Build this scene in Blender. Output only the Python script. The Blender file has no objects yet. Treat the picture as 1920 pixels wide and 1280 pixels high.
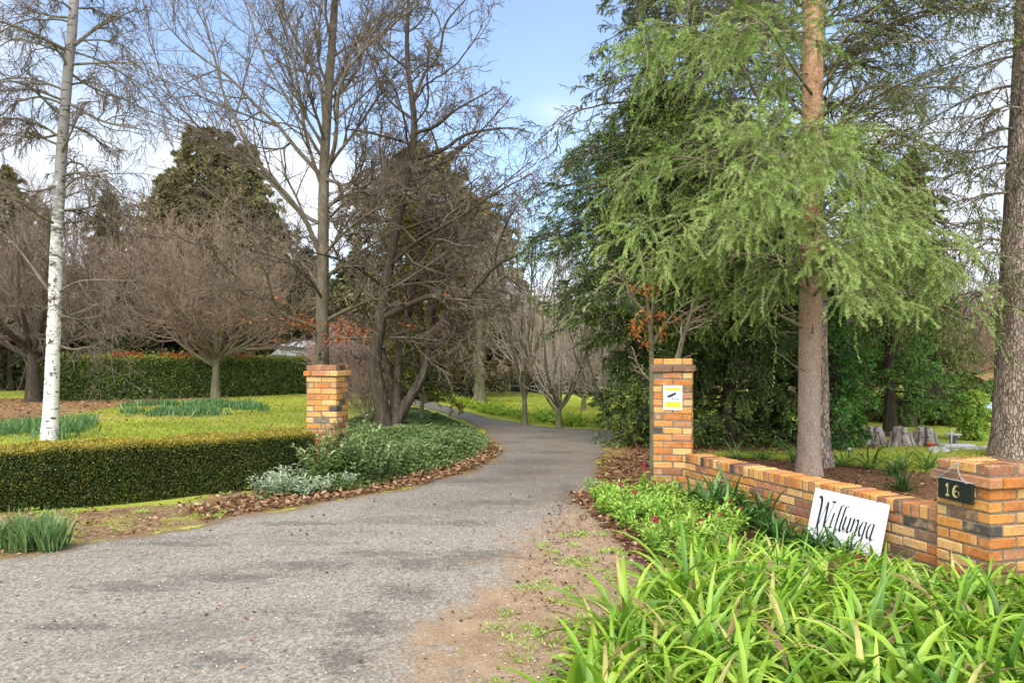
import bpy, math
import numpy as np

# ------------------------------------------------------------------ frame of reference
# camera at the origin of X/Y, 1.66 m up, looking along +Y with a level (shifted) lens
F, U0, VH, H = 1394.0, 960.0, 680.0, 1.66


def P(u, v, Y):
    return np.array([(u - U0) / F * Y, Y, H - (v - VH) / F * Y])


def G(u, v):
    Y = H * F / (v - VH)
    return np.array([(u - U0) / F * Y, Y, 0.0])


scene = bpy.context.scene
col = scene.collection


def unit(a):
    return a / np.maximum(np.linalg.norm(a, axis=-1, keepdims=True), 1e-9)


# ------------------------------------------------------------------ mesh builder
class MB:
    def __init__(self):
        self.v, self.f, self.t, self.m, self.s, self.n = [], [], [], [], [], 0

    def add(self, v, f, tint=0.5, mat=0, smooth=False):
        v = np.asarray(v, float).reshape(-1, 3)
        f = np.asarray(f, int)
        self.v.append(v)
        self.f.append(f + self.n)
        self.t.append(np.broadcast_to(np.asarray(tint, float), (len(f),)))
        self.m.append(np.full(len(f), mat))
        self.s.append(np.full(len(f), smooth))
        self.n += len(v)
        return self

    def build(self, name, mats, parent=None, origin=(0, 0, 0)):
        origin = np.asarray(origin, float)
        v = np.concatenate(self.v) - origin
        me = bpy.data.meshes.new(name)
        me.vertices.add(len(v))
        me.vertices.foreach_set('co', v.astype(np.float32).ravel())
        sizes = np.concatenate([np.full(len(f), f.shape[1]) for f in self.f])
        loops = np.concatenate([f.ravel() for f in self.f])
        starts = np.concatenate([[0], np.cumsum(sizes)[:-1]])
        me.loops.add(len(loops))
        me.loops.foreach_set('vertex_index', loops.astype(np.int32))
        me.polygons.add(len(sizes))
        me.polygons.foreach_set('loop_start', starts.astype(np.int32))
        me.polygons.foreach_set('material_index', np.concatenate(self.m).astype(np.int32))
        me.polygons.foreach_set('use_smooth', np.concatenate(self.s).astype(bool))
        at = me.attributes.new('tint', 'FLOAT', 'FACE')
        at.data.foreach_set('value', np.concatenate(self.t).astype(np.float32))
        me.update(calc_edges=True)
        for m in (mats if isinstance(mats, (list, tuple)) else [mats]):
            me.materials.append(m)
        o = bpy.data.objects.new(name, me)
        col.objects.link(o)
        if parent is not None:
            o.parent = parent
        else:
            o.location = origin
        return o


def tag(o, label=None, cat=None, group=None, kind=None):
    if label:
        o['label'] = label
    if cat:
        o['category'] = cat
    if group:
        o['group'] = group
    if kind:
        o['kind'] = kind
    return o


def thing(name, label, cat, loc, group=None, rotz=0.0):
    o = bpy.data.objects.new(name, None)
    o.empty_display_size = 0.2
    o.location = loc
    o.rotation_euler = (0, 0, rotz)
    col.objects.link(o)
    return tag(o, label, cat, group)


def copy_tree(o, parent=None):
    c = o.copy()
    col.objects.link(c)
    if parent is not None:
        c.parent = parent
    for ch in list(o.children):
        copy_tree(ch, c)
    return c


# ------------------------------------------------------------------ shapes
def box(mb, c, ax, half, tint=0.5, mat=0, bev=0.0):
    """box with optional chamfer. ax: 3x3 rows are the local axes"""
    c = np.asarray(c, float)
    ax = np.asarray(ax, float)
    h = np.asarray(half, float)
    S = [(sx, sy, sz) for sx in (-1, 1) for sy in (-1, 1) for sz in (-1, 1)]
    if bev <= 0:
        v = np.array([np.array(s) * h for s in S]) @ ax + c
        f = [(0, 1, 3, 2), (4, 6, 7, 5), (0, 4, 5, 1), (2, 3, 7, 6), (0, 2, 6, 4), (1, 5, 7, 3)]
        mb.add(v, f, tint, mat)
        return
    v = []
    for s in S:
        s = np.array(s, float)
        for k in range(3):
            q = s * (h - bev)
            q[k] = s[k] * h[k]
            v.append(q)
    idx = {s: i for i, s in enumerate(S)}
    V = lambda s, k: idx[s] * 3 + k
    quads, tris = [], []
    for k in range(3):
        a, b = [j for j in range(3) if j != k]
        for sg in (-1, 1):
            ring = []
            for sa, sb in ((-1, -1), (1, -1), (1, 1), (-1, 1)):
                s = [0, 0, 0]
                s[k], s[a], s[b] = sg, sa, sb
                ring.append(V(tuple(s), k))
            quads.append(ring)
        for sa in (-1, 1):
            for sb in (-1, 1):
                s0, s1 = [0, 0, 0], [0, 0, 0]
                s0[k], s0[a], s0[b] = -1, sa, sb
                s1[k], s1[a], s1[b] = 1, sa, sb
                s0, s1 = tuple(s0), tuple(s1)
                quads.append([V(s0, a), V(s1, a), V(s1, b), V(s0, b)])
    for s in S:
        tris.append([V(s, 0), V(s, 1), V(s, 2)])
    v = np.array(v) @ ax + c
    mb.add(v, quads, tint, mat)
    mb.add(v, tris, tint, mat)


def zrot(a):
    c, s = math.cos(a), math.sin(a)
    return np.array([[c, s, 0], [-s, c, 0], [0, 0, 1.0]])


def tubes(mb, pts, rad, k=6, tint=0.5, mat=0, cap=False, noise=0.0, rng=None):
    pts = np.asarray(pts, float)
    rad = np.asarray(rad, float)
    if pts.ndim == 2:
        pts, rad = pts[None], rad[None]
    B, N, _ = pts.shape
    if B == 0:
        return
    T = unit(np.gradient(pts, axis=1))
    m = unit(T.mean(1))
    ref = np.where(np.abs(m[:, 2:3]) < 0.8, np.array([0, 0, 1.0]), np.array([1.0, 0, 0]))[:, None, :]
    A = unit(np.cross(T, np.broadcast_to(ref, T.shape)))
    C = np.cross(T, A)
    th = np.arange(k) / k * 2 * np.pi
    r = rad[..., None] * np.ones(k)
    if noise and rng is not None:
        r = r * (1 + noise * rng.standard_normal(r.shape))
    v = pts[:, :, None, :] + r[..., None] * (np.cos(th)[:, None] * A[:, :, None, :] + np.sin(th)[:, None] * C[:, :, None, :])
    b = np.arange(B)[:, None, None] * (N * k)
    i = np.arange(N - 1)[None, :, None] * k
    j = np.arange(k)[None, None, :]
    j2 = (j + 1) % k
    q = np.stack([b + i + j, b + i + j2, b + i + k + j2, b + i + k + j], -1).reshape(-1, 4)
    t = np.broadcast_to(np.asarray(tint, float).reshape(-1, 1) if np.ndim(tint) else tint, (B, (N - 1) * k)).ravel()
    mb.add(v.reshape(-1, 3), q, t, mat, smooth=k > 4)
    if cap:
        ends = np.concatenate([np.arange(B)[:, None] * (N * k) + np.arange(k)[None, ::-1],
                               np.arange(B)[:, None] * (N * k) + (N - 1) * k + np.arange(k)[None, :]])
        mb.f.append(ends + (mb.n - B * N * k))
        mb.t.append(np.full(len(ends), 0.5))
        mb.m.append(np.full(len(ends), mat))
        mb.s.append(np.full(len(ends), False))


def lathe(mb, prof, c=(0, 0, 0), k=24, tint=0.5, mat=0, smooth=True, fn=None):
    prof = np.asarray(prof, float)
    th = np.arange(k) / k * 2 * np.pi
    r = prof[:, 0][:, None] * np.ones(k)
    if fn is not None:
        r = r * fn(th[None, :], prof[:, 1][:, None])
    v = np.stack([r * np.cos(th), r * np.sin(th), prof[:, 1][:, None] * np.ones(k)], -1) + np.asarray(c, float)
    n = len(prof)
    i = np.arange(n - 1)[:, None] * k
    j = np.arange(k)[None, :]
    j2 = (j + 1) % k
    q = np.stack([i + j, i + j2, i + k + j2, i + k + j], -1).reshape(-1, 4)
    mb.add(v.reshape(-1, 3), q, tint, mat, smooth)


def leaves(mb, p, d, s, L, W, tint, mat=0, fold=0.0, wide=0.45):
    """diamond leaves: base p, direction d, side s"""
    n = len(p)
    L = np.broadcast_to(L, (n,))[:, None]
    W = np.broadcast_to(W, (n,))[:, None]
    m = p + d * L * wide
    if fold:
        m = m + np.cross(d, s) * (W * fold)
    v = np.stack([p, m + s * W * 0.5, p + d * L, m - s * W * 0.5], 1)
    q = np.arange(n * 4).reshape(-1, 4)
    mb.add(v.reshape(-1, 3), q, tint, mat)


def rdir(rng, n):
    return unit(rng.standard_normal((n, 3)))


def perp(rng, d):
    q = rng.standard_normal(d.shape)
    q -= d * (q * d).sum(-1, keepdims=True)
    return unit(q)


def spawn(rng, pts, rad, n, t0, t1, ang, L, npts=5, angsd=0.2, Lsd=0.25, up=0.0, droop=0.0, wig=0.12, rf=0.6,
          rtip=0.004, flat=1.0, taper=0.5, rel=True, rmax=9.0, az=None):
    B, N, _ = pts.shape
    t = t0 + (t1 - t0) * ((np.arange(n) + rng.random((B, n))) / n)
    f = t * (N - 1)
    i = np.minimum(f.astype(int), N - 2)
    w = f - i
    b = np.arange(B)[:, None]
    p = pts[b, i] * (1 - w)[..., None] + pts[b, i + 1] * w[..., None]
    T = unit(pts[b, i + 1] - pts[b, i])
    r = rad[b, i] * (1 - w) + rad[b, i + 1] * w
    pl = np.linalg.norm(np.diff(pts, axis=1), axis=-1).sum(1)
    ln = np.broadcast_to((pl[:, None] if rel else 1.0) * L * (1 - taper * t), (B, n)) * np.exp(Lsd * rng.standard_normal((B, n)))
    p, T, r, ln = p.reshape(-1, 3), T.reshape(-1, 3), r.ravel(), ln.ravel()
    q = rng.standard_normal(T.shape)
    q[:, 2] *= flat
    q -= T * (q * T).sum(-1, keepdims=True)
    q = unit(q)
    a = (ang + angsd * rng.standard_normal(len(T)))[:, None]
    d = np.cos(a) * T + np.sin(a) * q
    d[:, 2] += up
    d = unit(d)
    out = np.empty((len(p), npts, 3))
    out[:, 0] = p
    for k in range(1, npts):
        d = d + wig * rng.standard_normal(d.shape)
        d[:, 2] -= droop * k / npts
        d = unit(d)
        out[:, k] = out[:, k - 1] + d * (ln / (npts - 1))[:, None]
    s = np.linspace(0, 1, npts)[None]
    r0 = np.clip(r * rf, rtip * 1.3, rmax)[:, None]
    return out, r0 * (1 - s) + rtip * s


def smooth_line(a, n, it=2):
    a = np.asarray(a, float)
    for _ in range(it):
        q = a[:-1] * 0.75 + a[1:] * 0.25
        r = a[:-1] * 0.25 + a[1:] * 0.75
        a = np.concatenate([a[:1], np.stack([q, r], 1).reshape(-1, a.shape[1])[1:-1], a[-1:]]) if len(a) > 2 else a
    d = np.concatenate([[0], np.cumsum(np.linalg.norm(np.diff(a, axis=0), axis=1))])
    s = np.linspace(0, d[-1], n)
    return np.stack([np.interp(s, d, a[:, k]) for k in range(a.shape[1])], 1)


def limb(px, Y, n=14):
    """polyline of (u, v[, depth offset]) -> n world points"""
    a = np.array([P(q[0], q[1], Y + (q[2] if len(q) > 2 else 0.0)) for q in px])
    return smooth_line(a, n)


def sd_poly(x, y, poly):
    """signed distance, positive inside"""
    poly = np.asarray(poly, float)[:, :2]
    inside = np.zeros(x.shape, bool)
    dist = np.full(x.shape, 1e9)
    for a, b in zip(poly, np.roll(poly, -1, 0)):
        e = b - a
        tt = np.clip(((x - a[0]) * e[0] + (y - a[1]) * e[1]) / max(e @ e, 1e-12), 0, 1)
        dist = np.minimum(dist, np.hypot(x - a[0] - tt * e[0], y - a[1] - tt * e[1]))
        c = (a[1] > y) != (b[1] > y)
        with np.errstate(divide='ignore', invalid='ignore'):
            xi = (b[0] - a[0]) * (y - a[1]) / (b[1] - a[1] if b[1] != a[1] else 1e-9) + a[0]
        inside ^= c & (x < xi)
    return np.where(inside, dist, -dist)


def scatter(rng, poly, n):
    poly = np.asarray(poly, float)[:, :2]
    lo, hi = poly.min(0), poly.max(0)
    out = []
    tot = 0
    while tot < n:
        q = lo + (hi - lo) * rng.random((n * 2, 2))
        q = q[sd_poly(q[:, 0], q[:, 1], poly) > 0]
        out.append(q)
        tot += len(q)
    return np.concatenate(out)[:n]


def vnoise(x, y, s, seed=0):
    """cheap smooth 2-D value noise 0..1"""
    def h(i, j):
        a = np.sin(i * 127.1 + j * 311.7 + seed * 74.7) * 43758.5453
        return a - np.floor(a)
    x, y = x * s, y * s
    i, j = np.floor(x), np.floor(y)
    fx, fy = x - i, y - j
    fx, fy = fx * fx * (3 - 2 * fx), fy * fy * (3 - 2 * fy)
    return (h(i, j) * (1 - fx) + h(i + 1, j) * fx) * (1 - fy) + (h(i, j + 1) * (1 - fx) + h(i + 1, j + 1) * fx) * fy


# ------------------------------------------------------------------ materials
class NT:
    def __init__(self, name):
        self.mat = bpy.data.materials.new(name)
        self.mat.use_nodes = True
        self.t = self.mat.node_tree
        self.t.nodes.clear()
        self.out = self.n('ShaderNodeOutputMaterial')

    def n(self, kind, **kw):
        q = self.t.nodes.new(kind)
        for k, v in kw.items():
            if k in q.inputs:
                q.inputs[k].default_value = v
            else:
                setattr(q, k, v)
        return q

    def l(self, a, b):
        self.t.links.new(a, b)

    def attr(self, name='tint'):
        return self.n('ShaderNodeAttribute', attribute_name=name).outputs['Fac']

    def coord(self, which='Object', scale=(1, 1, 1)):
        c = self.n('ShaderNodeTexCoord').outputs[which]
        if scale == (1, 1, 1):
            return c
        m = self.n('ShaderNodeMapping')
        m.inputs['Scale'].default_value = scale
        self.l(c, m.inputs['Vector'])
        return m.outputs[0]

    def pos(self, scale=(1, 1, 1)):
        m = self.n('ShaderNodeMapping')
        m.inputs['Scale'].default_value = scale
        self.l(self.n('ShaderNodeNewGeometry').outputs['Position'], m.inputs['Vector'])
        return m.outputs[0]

    def noise(self, vec, scale, detail=4.0, rough=0.55, out='Fac', dist=0.0):
        q = self.n('ShaderNodeTexNoise')
        q.inputs['Scale'].default_value = scale
        q.inputs['Detail'].default_value = detail
        q.inputs['Roughness'].default_value = rough
        q.inputs['Distortion'].default_value = dist
        self.l(vec, q.inputs['Vector'])
        return q.outputs[out]

    def voro(self, vec, scale, out='Color', rand=1.0):
        q = self.n('ShaderNodeTexVoronoi')
        q.inputs['Scale'].default_value = scale
        q.inputs['Randomness'].default_value = rand
        self.l(vec, q.inputs['Vector'])
        return q.outputs[out]

    def ramp(self, fac, stops, interp='LINEAR'):
        q = self.n('ShaderNodeValToRGB')
        q.color_ramp.interpolation = interp
        e = q.color_ramp.elements
        while len(e) < len(stops):
            e.new(0.5)
        for el, (p, c) in zip(e, stops):
            el.position = p
            el.color = (*c, 1) if len(c) == 3 else c
        self.l(fac, q.inputs['Fac'])
        return q.outputs['Color']

    def math(self, op, a, b=0.0, c=None, clamp=False):
        q = self.n('ShaderNodeMath', operation=op, use_clamp=clamp)
        for k, x in enumerate((a, b) if c is None else (a, b, c)):
            if hasattr(x, 'is_linked'):
                self.l(x, q.inputs[k])
            else:
                q.inputs[k].default_value = x
        return q.outputs[0]

    def step(self, x, a, b):
        q = self.n('ShaderNodeMapRange', interpolation_type='SMOOTHSTEP')
        self.l(x, q.inputs['Value'])
        q.inputs['From Min'].default_value = a
        q.inputs['From Max'].default_value = b
        return q.outputs['Result']

    def mix(self, fac, a, b, blend='MIX'):
        q = self.n('ShaderNodeMix', data_type='RGBA', blend_type=blend)
        for s, x in ((q.inputs[0], fac), (q.inputs[6], a), (q.inputs[7], b)):
            if hasattr(x, 'is_linked'):
                self.l(x, s)
            elif isinstance(x, (int, float)):
                s.default_value = x
            else:
                s.default_value = (*x, 1)
        return q.outputs[2]

    def hsv(self, c, h=0.5, s=1.0, v=1.0):
        q = self.n('ShaderNodeHueSaturation')
        for nm, x in (('Hue', h), ('Saturation', s), ('Value', v)):
            if hasattr(x, 'is_linked'):
                self.l(x, q.inputs[nm])
            else:
                q.inputs[nm].default_value = x
        self.l(c, q.inputs['Color'])
        return q.outputs[0]

    def bump(self, h, strength=0.3, dist=0.01):
        q = self.n('ShaderNodeBump')
        q.inputs['Strength'].default_value = strength
        q.inputs['Distance'].default_value = dist
        self.l(h, q.inputs['Height'])
        return q.outputs[0]

    def bsdf(self, c, rough=0.8, spec=0.3, normal=None, metal=0.0):
        q = self.n('ShaderNodeBsdfPrincipled')
        if hasattr(c, 'is_linked'):
            self.l(c, q.inputs['Base Color'])
        else:
            q.inputs['Base Color'].default_value = (*c, 1)
        if hasattr(rough, 'is_linked'):
            self.l(rough, q.inputs['Roughness'])
        else:
            q.inputs['Roughness'].default_value = rough
        q.inputs['Specular IOR Level'].default_value = spec
        q.inputs['Metallic'].default_value = metal
        if normal is not None:
            self.l(normal, q.inputs['Normal'])
        return q.outputs[0]

    def done(self, sh):
        self.l(sh, self.out.inputs['Surface'])
        return self.mat


def leaf_mat(name, stops, trans=0.3, rough=0.5, spec=0.3, var=0.25, ns=1.5):
    m = NT(name)
    c = m.ramp(m.attr(), stops)
    nz = m.noise(m.pos(), ns, 2.0)
    rnd = m.n('ShaderNodeObjectInfo').outputs['Random']
    val = m.math('ADD', m.math('MULTIPLY_ADD', nz, var * 2, 1 - var), m.math('MULTIPLY_ADD', rnd, var * 0.5, -var * 0.25))
    hue = m.math('MULTIPLY_ADD', rnd, 0.02, 0.49)
    c = m.hsv(c, hue, 1.0, val)
    a = m.bsdf(c, rough, spec)
    if trans > 0:
        t = m.n('ShaderNodeBsdfTranslucent')
        m.l(c, t.inputs['Color'])
        x = m.n('ShaderNodeMixShader')
        x.inputs[0].default_value = trans
        m.l(a, x.inputs[1])
        m.l(t.outputs[0], x.inputs[2])
        a = x.outputs[0]
    return m.done(a)


def bark_mat(name, c0, c1, c2=None, scale=6.0, zs=0.25, bump=0.6, fleck=None, lichen=None, crack=0.0, grey=None):
    m = NT(name)
    v = m.coord('Object', (1, 1, zs))
    n1 = m.noise(v, scale, 6.0, 0.65, dist=0.6)
    n2 = m.noise(v, scale * 5, 4.0, 0.6)
    h = m.math('MULTIPLY_ADD', n2, 0.5, n1)
    c = m.ramp(h, [(0.45, c0), (0.75, c1), (1.0, c2 or c1)])
    if crack:
        wv = m.n('ShaderNodeMix', data_type='VECTOR')
        wv.inputs[0].default_value = 0.07
        m.l(m.coord('Object', (1, 1, 0.30)), wv.inputs[4])
        m.l(m.noise(m.coord('Object'), scale * 0.8, 3.0, out='Color'), wv.inputs[5])
        vq = m.n('ShaderNodeTexVoronoi', feature='DISTANCE_TO_EDGE')
        vq.inputs['Scale'].default_value = scale * crack
        m.l(wv.outputs[1], vq.inputs['Vector'])
        ck = m.step(vq.outputs['Distance'], 0.0, 0.16)
        c = m.mix(ck, m.mix(0.50, c, c0), c)
        h = m.math('MULTIPLY_ADD', ck, 0.9, m.math('MULTIPLY', h, 0.6))
    if grey:
        sz = m.n('ShaderNodeSeparateXYZ')
        m.l(m.coord('Object'), sz.inputs[0])
        gz = m.step(m.math('MULTIPLY_ADD', m.math('SUBTRACT', n1, 0.5), 3.0, sz.outputs['Z']), 3.4, 1.2)
        c = m.mix(m.math('MULTIPLY', gz, 0.75), c, m.mix(h, tuple(x * 0.35 for x in grey), grey))
    if fleck:
        fk = m.step(m.noise(m.coord('Object', (1, 1, 0.6)), scale * 9, 2.0), 0.60, 0.68)
        c = m.mix(fk, c, fleck)
    if lichen:
        lk = m.step(m.noise(m.coord('Object'), 5.0, 4.0, 0.7), 0.56, 0.68)
        c = m.mix(m.math('MULTIPLY', lk, 0.7), c, lichen)
    return m.done(m.bsdf(c, 0.9, 0.15, m.bump(h, bump, 0.03)))
# ------------------------------------------------------------------ camera, sky, sun
cam = bpy.data.cameras.new('camera')
cam.sensor_width = 36.0
cam.lens = F / 1920 * 36
cam.shift_y = 40 / 1920
cam.clip_start, cam.clip_end = 0.05, 2000
camo = bpy.data.objects.new('camera', cam)
camo.location = (0, 0, H)
camo.rotation_euler = (math.pi / 2, 0, 0)
col.objects.link(camo)
scene.camera = camo

SUN_EL, SUN_AZ = math.radians(52), math.radians(200)     # azimuth from +Y clockwise: behind the camera
w = bpy.data.worlds.new('World')
scene.world = w
w.use_nodes = True
nt = w.node_tree
nt.nodes.clear()
N_ = nt.nodes.new
sky = N_('ShaderNodeTexSky')
sky.sky_type = 'NISHITA'
sky.sun_disc = False
sky.sun_elevation = SUN_EL
sky.sun_rotation = SUN_AZ
sky.altitude = 200
sky.air_density = 1.0
sky.dust_density = 0.6
sky.ozone_density = 2.5
tc = N_('ShaderNodeTexCoord')
mp = N_('ShaderNodeMapping')
mp.inputs['Scale'].default_value = (1.0, 1.0, 2.6)
mp.inputs['Location'].default_value = (0.35, 0.2, 0.0)
nt.links.new(tc.outputs['Generated'], mp.inputs['Vector'])
nz = N_('ShaderNodeTexNoise')
nz.inputs['Scale'].default_value = 2.6
nz.inputs['Detail'].default_value = 7
nz.inputs['Roughness'].default_value = 0.55
nz.inputs['Distortion'].default_value = 0.4
nt.links.new(mp.outputs[0], nz.inputs['Vector'])
sp = N_('ShaderNodeSeparateXYZ')
nt.links.new(tc.outputs['Generated'], sp.inputs[0])


def wmath(op, a, b=0.0, c=0.0):
    q = N_('ShaderNodeMath')
    q.operation = op
    for k, x in enumerate((a, b, c)):
        if hasattr(x, 'is_linked'):
            nt.links.new(x, q.inputs[k])
        else:
            q.inputs[k].default_value = x
    return q.outputs[0]


# more cloud low down and out to both sides, open blue straight ahead and up
ax = wmath('ABSOLUTE', sp.outputs['X'])
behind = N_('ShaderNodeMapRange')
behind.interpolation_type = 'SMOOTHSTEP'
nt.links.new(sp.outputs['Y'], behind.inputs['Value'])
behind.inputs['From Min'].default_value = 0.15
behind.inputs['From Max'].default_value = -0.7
bias = wmath('MULTIPLY_ADD', ax, 0.50, wmath('MULTIPLY', sp.outputs['Z'], -0.62))
bias = wmath('MULTIPLY_ADD', behind.outputs['Result'], 0.5, bias)  # extra unseen cloud added behind the camera for soft frontal fill
cf = wmath('ADD', nz.outputs['Fac'], bias)
mr = N_('ShaderNodeMapRange')
mr.interpolation_type = 'SMOOTHSTEP'
mr.inputs['From Min'].default_value = 0.36
mr.inputs['From Max'].default_value = 0.66
nt.links.new(cf, mr.inputs['Value'])
shade = N_('ShaderNodeValToRGB')
shade.color_ramp.elements[0].color = (2.5, 2.8, 3.35, 1)
shade.color_ramp.elements[1].color = (3.8, 3.95, 4.25, 1)
shade.color_ramp.elements[0].position = 0.35
shade.color_ramp.elements[1].position = 0.7
nt.links.new(nz.outputs['Fac'], shade.inputs['Fac'])
mx = N_('ShaderNodeMix')
mx.data_type = 'RGBA'
nt.links.new(wmath('MULTIPLY_ADD', mr.outputs['Result'], 0.80, 0.16), mx.inputs[0])
nt.links.new(sky.outputs[0], mx.inputs[6])
gl = N_('ShaderNodeMix')
gl.data_type = 'RGBA'
gl.blend_type = 'MULTIPLY'
gl.inputs[0].default_value = 1.0
nt.links.new(shade.outputs[0], gl.inputs[6])
k3 = wmath('MULTIPLY_ADD', behind.outputs['Result'], 2.3, 1.0)  # those unseen clouds are brightened to light the scene from the front
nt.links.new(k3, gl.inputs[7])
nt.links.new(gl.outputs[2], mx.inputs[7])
bg = N_('ShaderNodeBackground')
bg.inputs['Strength'].default_value = 0.15
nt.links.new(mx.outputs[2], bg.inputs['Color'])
wo = N_('ShaderNodeOutputWorld')
nt.links.new(bg.outputs[0], wo.inputs[0])

sl = bpy.data.lights.new('sun', 'SUN')
sl.energy = 1.7
sl.angle = math.radians(35)
sl.color = (1.0, 0.94, 0.84)
so = bpy.data.objects.new('sun', sl)
d = Vector = None
from mathutils import Vector
sd = Vector((math.sin(SUN_AZ) * math.cos(SUN_EL), math.cos(SUN_AZ) * math.cos(SUN_EL), math.sin(SUN_EL)))
so.rotation_euler = sd.to_track_quat('Z', 'Y').to_euler()
so.location = (0, -10, 20)
col.objects.link(so)

vs = scene.view_settings
vs.view_transform = 'Standard'
vs.look = 'None'
vs.gamma = 1.0
vs.exposure = 1.05
vs.use_curve_mapping = False
scene.cycles.max_bounces = 6
scene.cycles.diffuse_bounces = 4
scene.cycles.glossy_bounces = 2
scene.cycles.transmission_bounces = 3
scene.cycles.transparent_max_bounces = 8
scene.cycles.use_denoising = True
scene.cycles.use_adaptive_sampling = True
scene.cycles.adaptive_threshold = 0.02

# ------------------------------------------------------------------ ground plan (metres)
DRIVE = [G(*q) for q in [(-900, 1500), (-500, 1130), (0, 1050), (150, 1022), (330, 990), (480, 962), (640, 936), (780, 910), (880, 882), (922, 858),
                         (930, 838), (908, 808), (862, 786), (805, 768), (760, 756), (722, 748), (690, 740), (640, 735), (600, 731),
                         (650, 727), (720, 731), (765, 738), (795, 748), (835, 760), (905, 780), (1000, 797), (1060, 803), (1180, 807),
                         (1260, 810), (1330, 812), (1330, 829), (1200, 828), (1150, 838), (1128, 860), (1135, 885), (1150, 930),
                         (1170, 985), (1210, 1040), (1230, 1110), (1190, 1190), (1110, 1280), (1050, 1420)]]
DRIVE += [np.array([-0.2, 2.0, 0]), np.array([-0.5, 0.5, 0]), np.array([-6, 0.5, 0])]
SHOULDER = [G(*q) for q in [(1150, 850), (1090, 905), (1010, 960), (930, 1030), (850, 1090), (770, 1170), (700, 1260), (640, 1400)]] + \
           [np.array([-0.6, 1.0, 0]), np.array([3, 1.0, 0]), np.array([3, 12, 0])]
C0 = np.array([3.36, 5.22, 0])                       # near pier, corner towards the camera
PD = np.array([-0.264, 0.965, 0]) / math.hypot(0.264, 0.965)
PE = np.array([PD[1], -PD[0], 0])
W0, W1 = np.array([3.30, 5.66, 0]), np.array([2.15, 9.2, 0])     # foot of the low wall's face
BED_FRONT = [np.array(q) for q in [(0.25, 2.0, 0), (0.2, 3.4, 0), (0.55, 4.2, 0), (1.0, 5.0, 0), (1.2, 5.9, 0), (1.15, 7.2, 0), (0.95, 8.4, 0), (1.0, 9.2, 0), (2.1, 9.2, 0),
                                   (3.3, 5.6, 0), (3.4, 5.2, 0), (8, 6, 0), (8, 2, 0)]]
MULCH = [W1, W0, C0, np.array([9, 6.5, 0]), np.array([9, 11.0, 0]), G(1880, 890), G(1760, 888), G(1640, 878), G(1560, 866), G(1440, 862), G(1360, 855), G(1310, 858)]
UNDER = [G(*q) for q in [(1150, 838), (1240, 812), (1500, 812), (1640, 828), (1720, 835), (1640, 846), (1500, 850), (1350, 850), (1305, 858),
                         (1300, 930), (1220, 930), (1110, 950), (1120, 870)]]
LBED = [G(*q) for q in [(470, 945), (560, 932), (660, 925), (800, 890), (885, 865), (915, 845), (918, 828), (895, 808), (850, 790), (800, 774), (745, 764), (690, 775),
                        (640, 795), (590, 830), (585, 900)]]
LLITTER = [G(*q) for q in [(330, 958), (480, 930), (600, 925), (800, 880), (900, 850), (925, 830), (940, 850), (900, 878), (800, 908), (640, 936), (480, 962), (380, 975)]]
VERGE = [G(*q) for q in [(-600, 1010), (0, 962), (160, 955), (300, 946), (480, 915), (600, 915), (640, 936), (480, 962), (330, 990), (150, 1022), (0, 1050), (-500, 1130)]]
BACKLITTER = [G(*q) for q in [(-900, 748), (75, 746), (330, 744), (520, 748), (330, 762), (250, 770), (160, 785), (0, 800), (-900, 800)]]
DIRTPATCH = [G(*q) for q in [(-400, 765), (100, 758), (230, 760), (400, 772), (560, 772), (600, 778), (420, 786), (230, 790), (180, 815), (100, 826), (-400, 840)]]
TREERING = [G(*q) for q in [(850, 757), (900, 755), (950, 765), (955, 770), (900, 768), (860, 763)]]
FARLITTER = [G(*q) for q in [(780, 735), (900, 728), (1000, 735), (1180, 762), (1200, 772), (1060, 765), (940, 748), (820, 745)]]


RIGHTV = [np.array(q) for q in [(0.0, 2), (0.0, 5), (0.6, 9.8), (2.2, 9.8), (2.2, 8), (1.6, 6), (1.5, 5), (0.8, 2)]]


def axis_steps(segs):
    out = [segs[0][0]]
    for a, b, n in segs:
        out += list(np.linspace(a, b, n + 1)[1:])
    return np.array(out)


gx = axis_steps([(-500, -80, 10), (-80, -24, 40), (-24, -8, 60), (-8, 8, 160), (8, 20, 50), (20, 60, 30), (60, 500, 10)])
gy = axis_steps([(-30, 0, 6), (0, 14, 150), (14, 24, 70), (24, 44, 60), (44, 90, 30), (90, 700, 12)])
X, Y = np.meshgrid(gx, gy)
xf, yf = X.ravel(), Y.ravel()


def mound(x, y):
    """gentle swell of the planted bed on the left"""
    d = sd_poly(x, y, LBED)
    return np.clip(d, 0, 1.2) * 0.05


def ground_z(x, y):
    z = (vnoise(x, y, 0.35, 1) - 0.5) * 0.05 + (vnoise(x, y, 1.3, 2) - 0.5) * 0.015
    k = np.clip(sd_poly(x, y, DRIVE) / 0.6 + 1.2, 0, 1)
    k = np.maximum(k, np.clip((8 - y) / 2, 0, 1))
    far = np.clip((y - 55) / 60, 0, 1)
    return z * (1 - k) + mound(x, y) + far * 2.5


zf = ground_z(xf, yf)
nx, ny = len(gx), len(gy)
idx = np.arange(nx * ny).reshape(ny, nx)
quads = np.stack([idx[:-1, :-1], idx[:-1, 1:], idx[1:, 1:], idx[1:, :-1]], -1).reshape(-1, 4)


def soft(poly, wd):
    return np.clip(sd_poly(xf, yf, poly) / wd * 0.5 + 0.5, 0, 1)


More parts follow.
